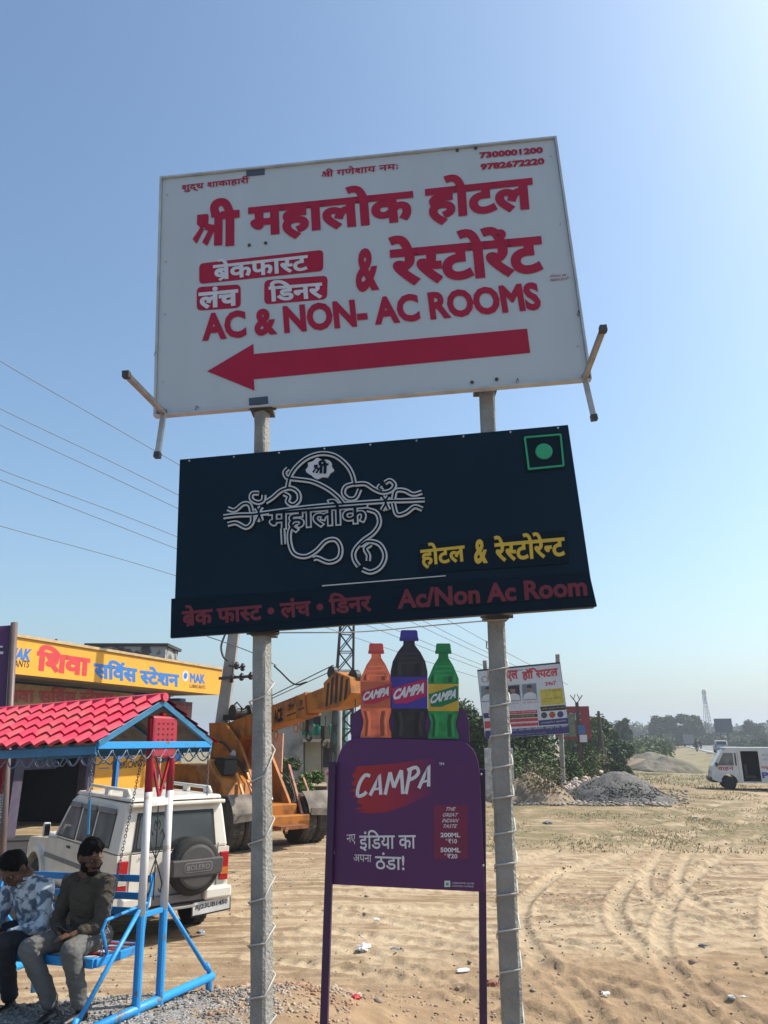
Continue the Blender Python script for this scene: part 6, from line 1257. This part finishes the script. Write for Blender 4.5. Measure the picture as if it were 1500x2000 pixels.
# ============================================================ VEHICLES ON THE HIGHWAY
def small_car(label, pos, rz, mat, van=False):
    t = thing('moving_car', label, 'car', pos, rz); q = MB(); q.prism([(-2, .35), (-2, .95), (-1.6, 1.0), (2.0, 1.0), (2.1, .6), (2.05, .35)], 'x', -.85, .85); q.build('body', mat, t, bevel=.08)
    q = MB(); q.prism([(-1.9, 1.0), (-1.6, 1.55), (.4, 1.58), (1.1, 1.0)], 'x', -.74, .74); q.build('cabin', mat, t, bevel=.1)
    q = MB(); q.prism([(-.62, 1.08), (.62, 1.08), (.55, 1.45), (-.55, 1.45)], 'y', -1.92, -1.72); q.build('rear_window', jgl, t)
    for sx in (-1, 1): 
        q = MB(); q.box((sx*.74, -2.0, .85), (.16, .05, .25)); q.build('tail_light', redl, t); 
        for y in (-1.3, 1.3): q = MB(); q.lathe([(.3, -.1), (.3, .1)], (sx*.76, y, .31), 'x', 16); q.build('wheel', rub, t)
    q = MB(); q.box((0, -2.03, .45), (1.6, .1, .25)); q.build('bumper', jgrey, t); return t
a = P(1406, 1445, 105); small_car('silver white car driving away on the highway', (a.x, 105, .42), -R(19.5), M('car_silver', (.45, .46, .48), .35))
t = thing('moving_truck', 'small lorry far away on the highway, dark load bed', 'truck', (P(1345, 1445, 190).x, 190, .42), -R(19.5)); q = MB(); q.box((0, 0, 1.8), (2.3, 5, 2.2)); q.build('cargo_box', M('truck_grey', (.25, .23, .22), .7), t); q = MB(); q.box((0, 3.3, 1.5), (2.1, 1.4, 1.9)); q.build('cab', M('truck_cab', (.30, .12, .06), .6), t, bevel=.1)
for sx in (-1, 1):
    for y in (-1.8, 3): q = MB(); q.lathe([(.5, -.15), (.5, .15)], (sx, y, .5), 'x', 14); q.build('wheel', rub, t)
t = thing('parked_truck', 'brown lorry parked far off where the road begins at the left', 'truck', (P(1282, 1445, 290).x, 290, .1), R(35)); q = MB(); q.box((0, 0, 1.5), (2.2, 4.6, 1.6)); q.build('cargo_box', M('truck_brown', (.20, .10, .07), .8), t); q = MB(); q.box((0, 3.0, 1.4), (2.0, 1.3, 1.8)); q.build('cab', MATS['truck_cab'], t, bevel=.1)
for sx in (-1, 1):
    for y in (-1.5, 2.8): q = MB(); q.lathe([(.5, -.15), (.5, .15)], (sx, y, .5), 'x', 14); q.build('wheel', rub, t)
for i, (px, Y_, lab, cc) in enumerate(((1359, 112, 'nearer motorcycle with a rider on the highway left of the silver car', (.06, .03, .03)), (1367, 140, 'motorcycle with a rider just behind and right of the nearer one', (.03, .03, .04)), (1323, 165, 'most distant motorcycle with a rider on the left of the highway', (.04, .03, .03)))):
    a = P(px, 1445, Y_); t = thing('motorcycle', lab, 'motorcycle', (a.x, Y_, .42), -R(19.5), 'motorcycles on the highway'); q = MB()
    q.box((0, 0, .6), (.22, 1.1, .25)); q.bar((-.35, .55, 1.0), (.35, .55, 1.0), .05); q.bar((0, .5, .9), (0, .75, .35), .07); q.build('frame', dk_, t, bevel=.03)
    for y in (-.65, .7): q = MB(); q.lathe([(.18, -.05), (.31, -.05), (.31, .05), (.18, .05)], (0, y, .31), 'x', 16); q.build('wheel', rub, t)
    r_ = thing('person', ['rider on the nearer motorcycle, dark clothes', 'rider on the second motorcycle, dark clothes', 'rider on the most distant motorcycle'][i], 'person', (a.x, Y_, .42), -R(19.5), 'motorcycle riders'); b = Blob()
    b.limb([(0, -.1, .8), (0, .0, 1.2), (0, .02, 1.42)], [.17, .19, .10]); b.ell((0, .05, 1.6), (.12, .13, .14))
    for s_ in (-1, 1): b.limb([(s_*.2, 0, 1.32), (s_*.3, .25, 1.08), (s_*.28, .5, 1.02)], [.07, .05, .04]); b.limb([(s_*.1, -.1, .8), (s_*.22, .3, .72), (s_*.2, .15, .35)], [.1, .08, .05])
    b.build('body', M('rider_%d' % i, cc, .8), r_, .03, 2)
# dark hoarding and cell tower far right
a = P(1413, 1420, 170); t = thing('dark_hoarding', 'dark grey hoarding beyond the hedge at the right', 'signboard', (a.x, 170, 0), R(-25)); q = MB(); q.box((0, 0, a.z+.3), (3.6, .3, 3.0)); q.build('panel', M('hoarding_dark', (.06, .08, .09), .7), t); q = MB(); q.bar((-.7, .2, 0), (-.7, .2, a.z), .25); q.bar((.7, .2, 0), (.7, .2, a.z), .25); q.build('post', dsteel, t)
a = P(1386, 1445, 300); b = P(1374, 1347, 300); t = thing('phone_mast', 'slender lattice phone mast leaning over the far grove', 'mast', (a.x, 300, 0)); q = MB(); n_ = 16; dx = b.x-a.x
for i in range(n_):
    z0, z1 = b.z*i/n_, b.z*(i+1)/n_; w0, w1 = 1.3*(1-i/n_)+.22, 1.3*(1-(i+1)/n_)+.22; x0, x1 = dx*i/n_, dx*(i+1)/n_
    for sx, sy in ((-1, -1), (1, -1), (1, 1), (-1, 1)): q.bar((x0+sx*w0, sy*w0, z0), (x1+sx*w1, sy*w1, z1), .13)
    q.bar((x0-w0, -w0, z0), (x1+w1, -w1, z1), .09); q.bar((x0+w0, -w0, z0), (x1-w1, -w1, z1), .09); q.bar((x1-w1, -w1, z1), (x1+w1, -w1, z1), .12)
q.build('lattice', M('mast_steel', (.30, .25, .25), .7), t); q = MB()
for k_ in range(6): aa = k_*1.05; q.box((dx+.7*math.cos(aa), .7*math.sin(aa), b.z-1.2-(k_ % 2)*2.2), (.3, .3, 1.8))
q.lathe([(.6, -.2), (.6, .2)], (dx-.5, -1.2, b.z-5), 'y', 14); q.build('antenna', bluew, t)

# ============================================================ LITTER
def crumple(name, label, px, py, r, mat, seed, squash=.5, z=None):
    q = G(px, py, gz(*(G(px, py, -.1).xy))); q = G(px, py, gz(q.x, q.y)); bm = bmesh.new(); bmesh.ops.create_icosphere(bm, subdivisions=3, radius=1)
    for v in bm.verts:
        n_ = noise.noise(v.co*2.2+Vector((seed, 0, 0))); n2 = noise.noise(v.co*6+Vector((0, seed, 0))); v.co *= (1+.5*n_+.25*n2); v.co.z *= squash; v.co.x *= 1.5; v.co *= r
    me = bpy.data.meshes.new(name); bm.to_mesh(me); bm.free(); me.materials.append(mat); o = bpy.data.objects.new(name, me); COL.objects.link(o); o.location = (q.x, q.y, gz(q.x, q.y)+r*.2); o.rotation_euler.z = seed; return tag(o, label, 'litter')
wlit = M('white_plastic', (.62, .61, .58), .4, var=.1); rlit = M('red_plastic', (.45, .02, .02), .4); glit = M('grey_plastic', (.14, .15, .16), .5); blit = M('bluish_plastic', (.35, .42, .5), .4)
crumple('plastic_bag', 'crumpled white plastic bag on the sand below the purple stand', 712, 1854, .075, wlit, 1.3, .55)
crumple('plastic_bag', 'small white scrap at the lower right of the dirt lot', 1432, 1950, .035, wlit, 2.1); crumple('plastic_bag', 'smaller white scrap beside it, farthest lower right', 1452, 1948, .022, wlit, 3.3)
crumple('red_packet', 'bright red packet on the sand near the left leg of the stand', 694, 1966, .035, rlit, 4.4, .6); crumple('dark_packet', 'flat dark scrap right of the white plastic bag', 772, 1856, .05, glit, 5.2, .2)
crumple('dark_packet', 'dark flattened can in the right part of the lot', 1373, 1847, .035, glit, 6.2, .4); crumple('pale_wrapper', 'pale wrapper lying right of the right post', 1183, 1942, .035, wlit, 7.1, .4)
crumple('pale_wrapper', 'thin pale wrapper left of the plastic bag', 735, 1796, .05, wlit, 8.5, .15); crumple('pale_wrapper', 'white wrapper far back near the van', 1358, 1596, .06, wlit, 9.5, .3); crumple('dark_packet', 'dark rag on the ground right of the right post', 1070, 1608, .12, glit, 10.5, .3)
crumple('pale_wrapper', 'bluish wrapper at the left of the lot near the left post', 392, 1822, .045, blit, 11.5, .5); crumple('fallen_brick', 'broken red brick beside the right leg of the stand', 961, 1925, .05, M('brick_red', (.30, .13, .08), .9), 12.5, .8)
crumple('pale_wrapper', 'pale ring of thin plastic left of the stand right leg', 905, 1897, .06, wlit, 13.5, .08); crumple('fallen_brick', 'brown stone at the foot of the left post', 612, 1948, .05, M('stone_brown', (.22, .15, .11), .9), 14.5, .8)
n = 170; pos = []; sz = []
for i in range(n):
    x = g_.uniform(-2, 14); y = g_.uniform(8, 26); pos.append((x, y, gz(x, y)+.008)); sz.append(g_.uniform(.010, .03))
v, f = rocks(pos, sz, 19, .25); tag(mesh_np('litter_scraps', v, f, M('scrap_mix', (.55, .54, .5), .6, col2=(.2, .22, .25), scale=.5, patch=(.48, .52))), 'tiny scraps of paper and plastic strewn over the lot', 'litter', kind='stuff')
q = G(238, 1960, .2); 

# ============================================================ HAZE
hz = MB(); hz.box((0, 1300, 25), (5200, 4300, 56)); hm = bpy.data.materials.new('haze'); hm.use_nodes = True; n = hm.node_tree; n.nodes.clear(); out = n.nodes.new('ShaderNodeOutputMaterial'); pvn = n.nodes.new('ShaderNodeVolumePrincipled')
pvn.inputs['Color'].default_value = (.80, .86, .95, 1); pvn.inputs['Density'].default_value = .0009; pvn.inputs['Anisotropy'].default_value = .3; n.links.new(pvn.outputs[0], out.inputs['Volume'])
if True:
    ho = hz.build('haze', hm); ho['kind'] = 'stuff'; ho['label'] = 'pale dusty haze in the air over the whole place'; ho['category'] = 'haze'
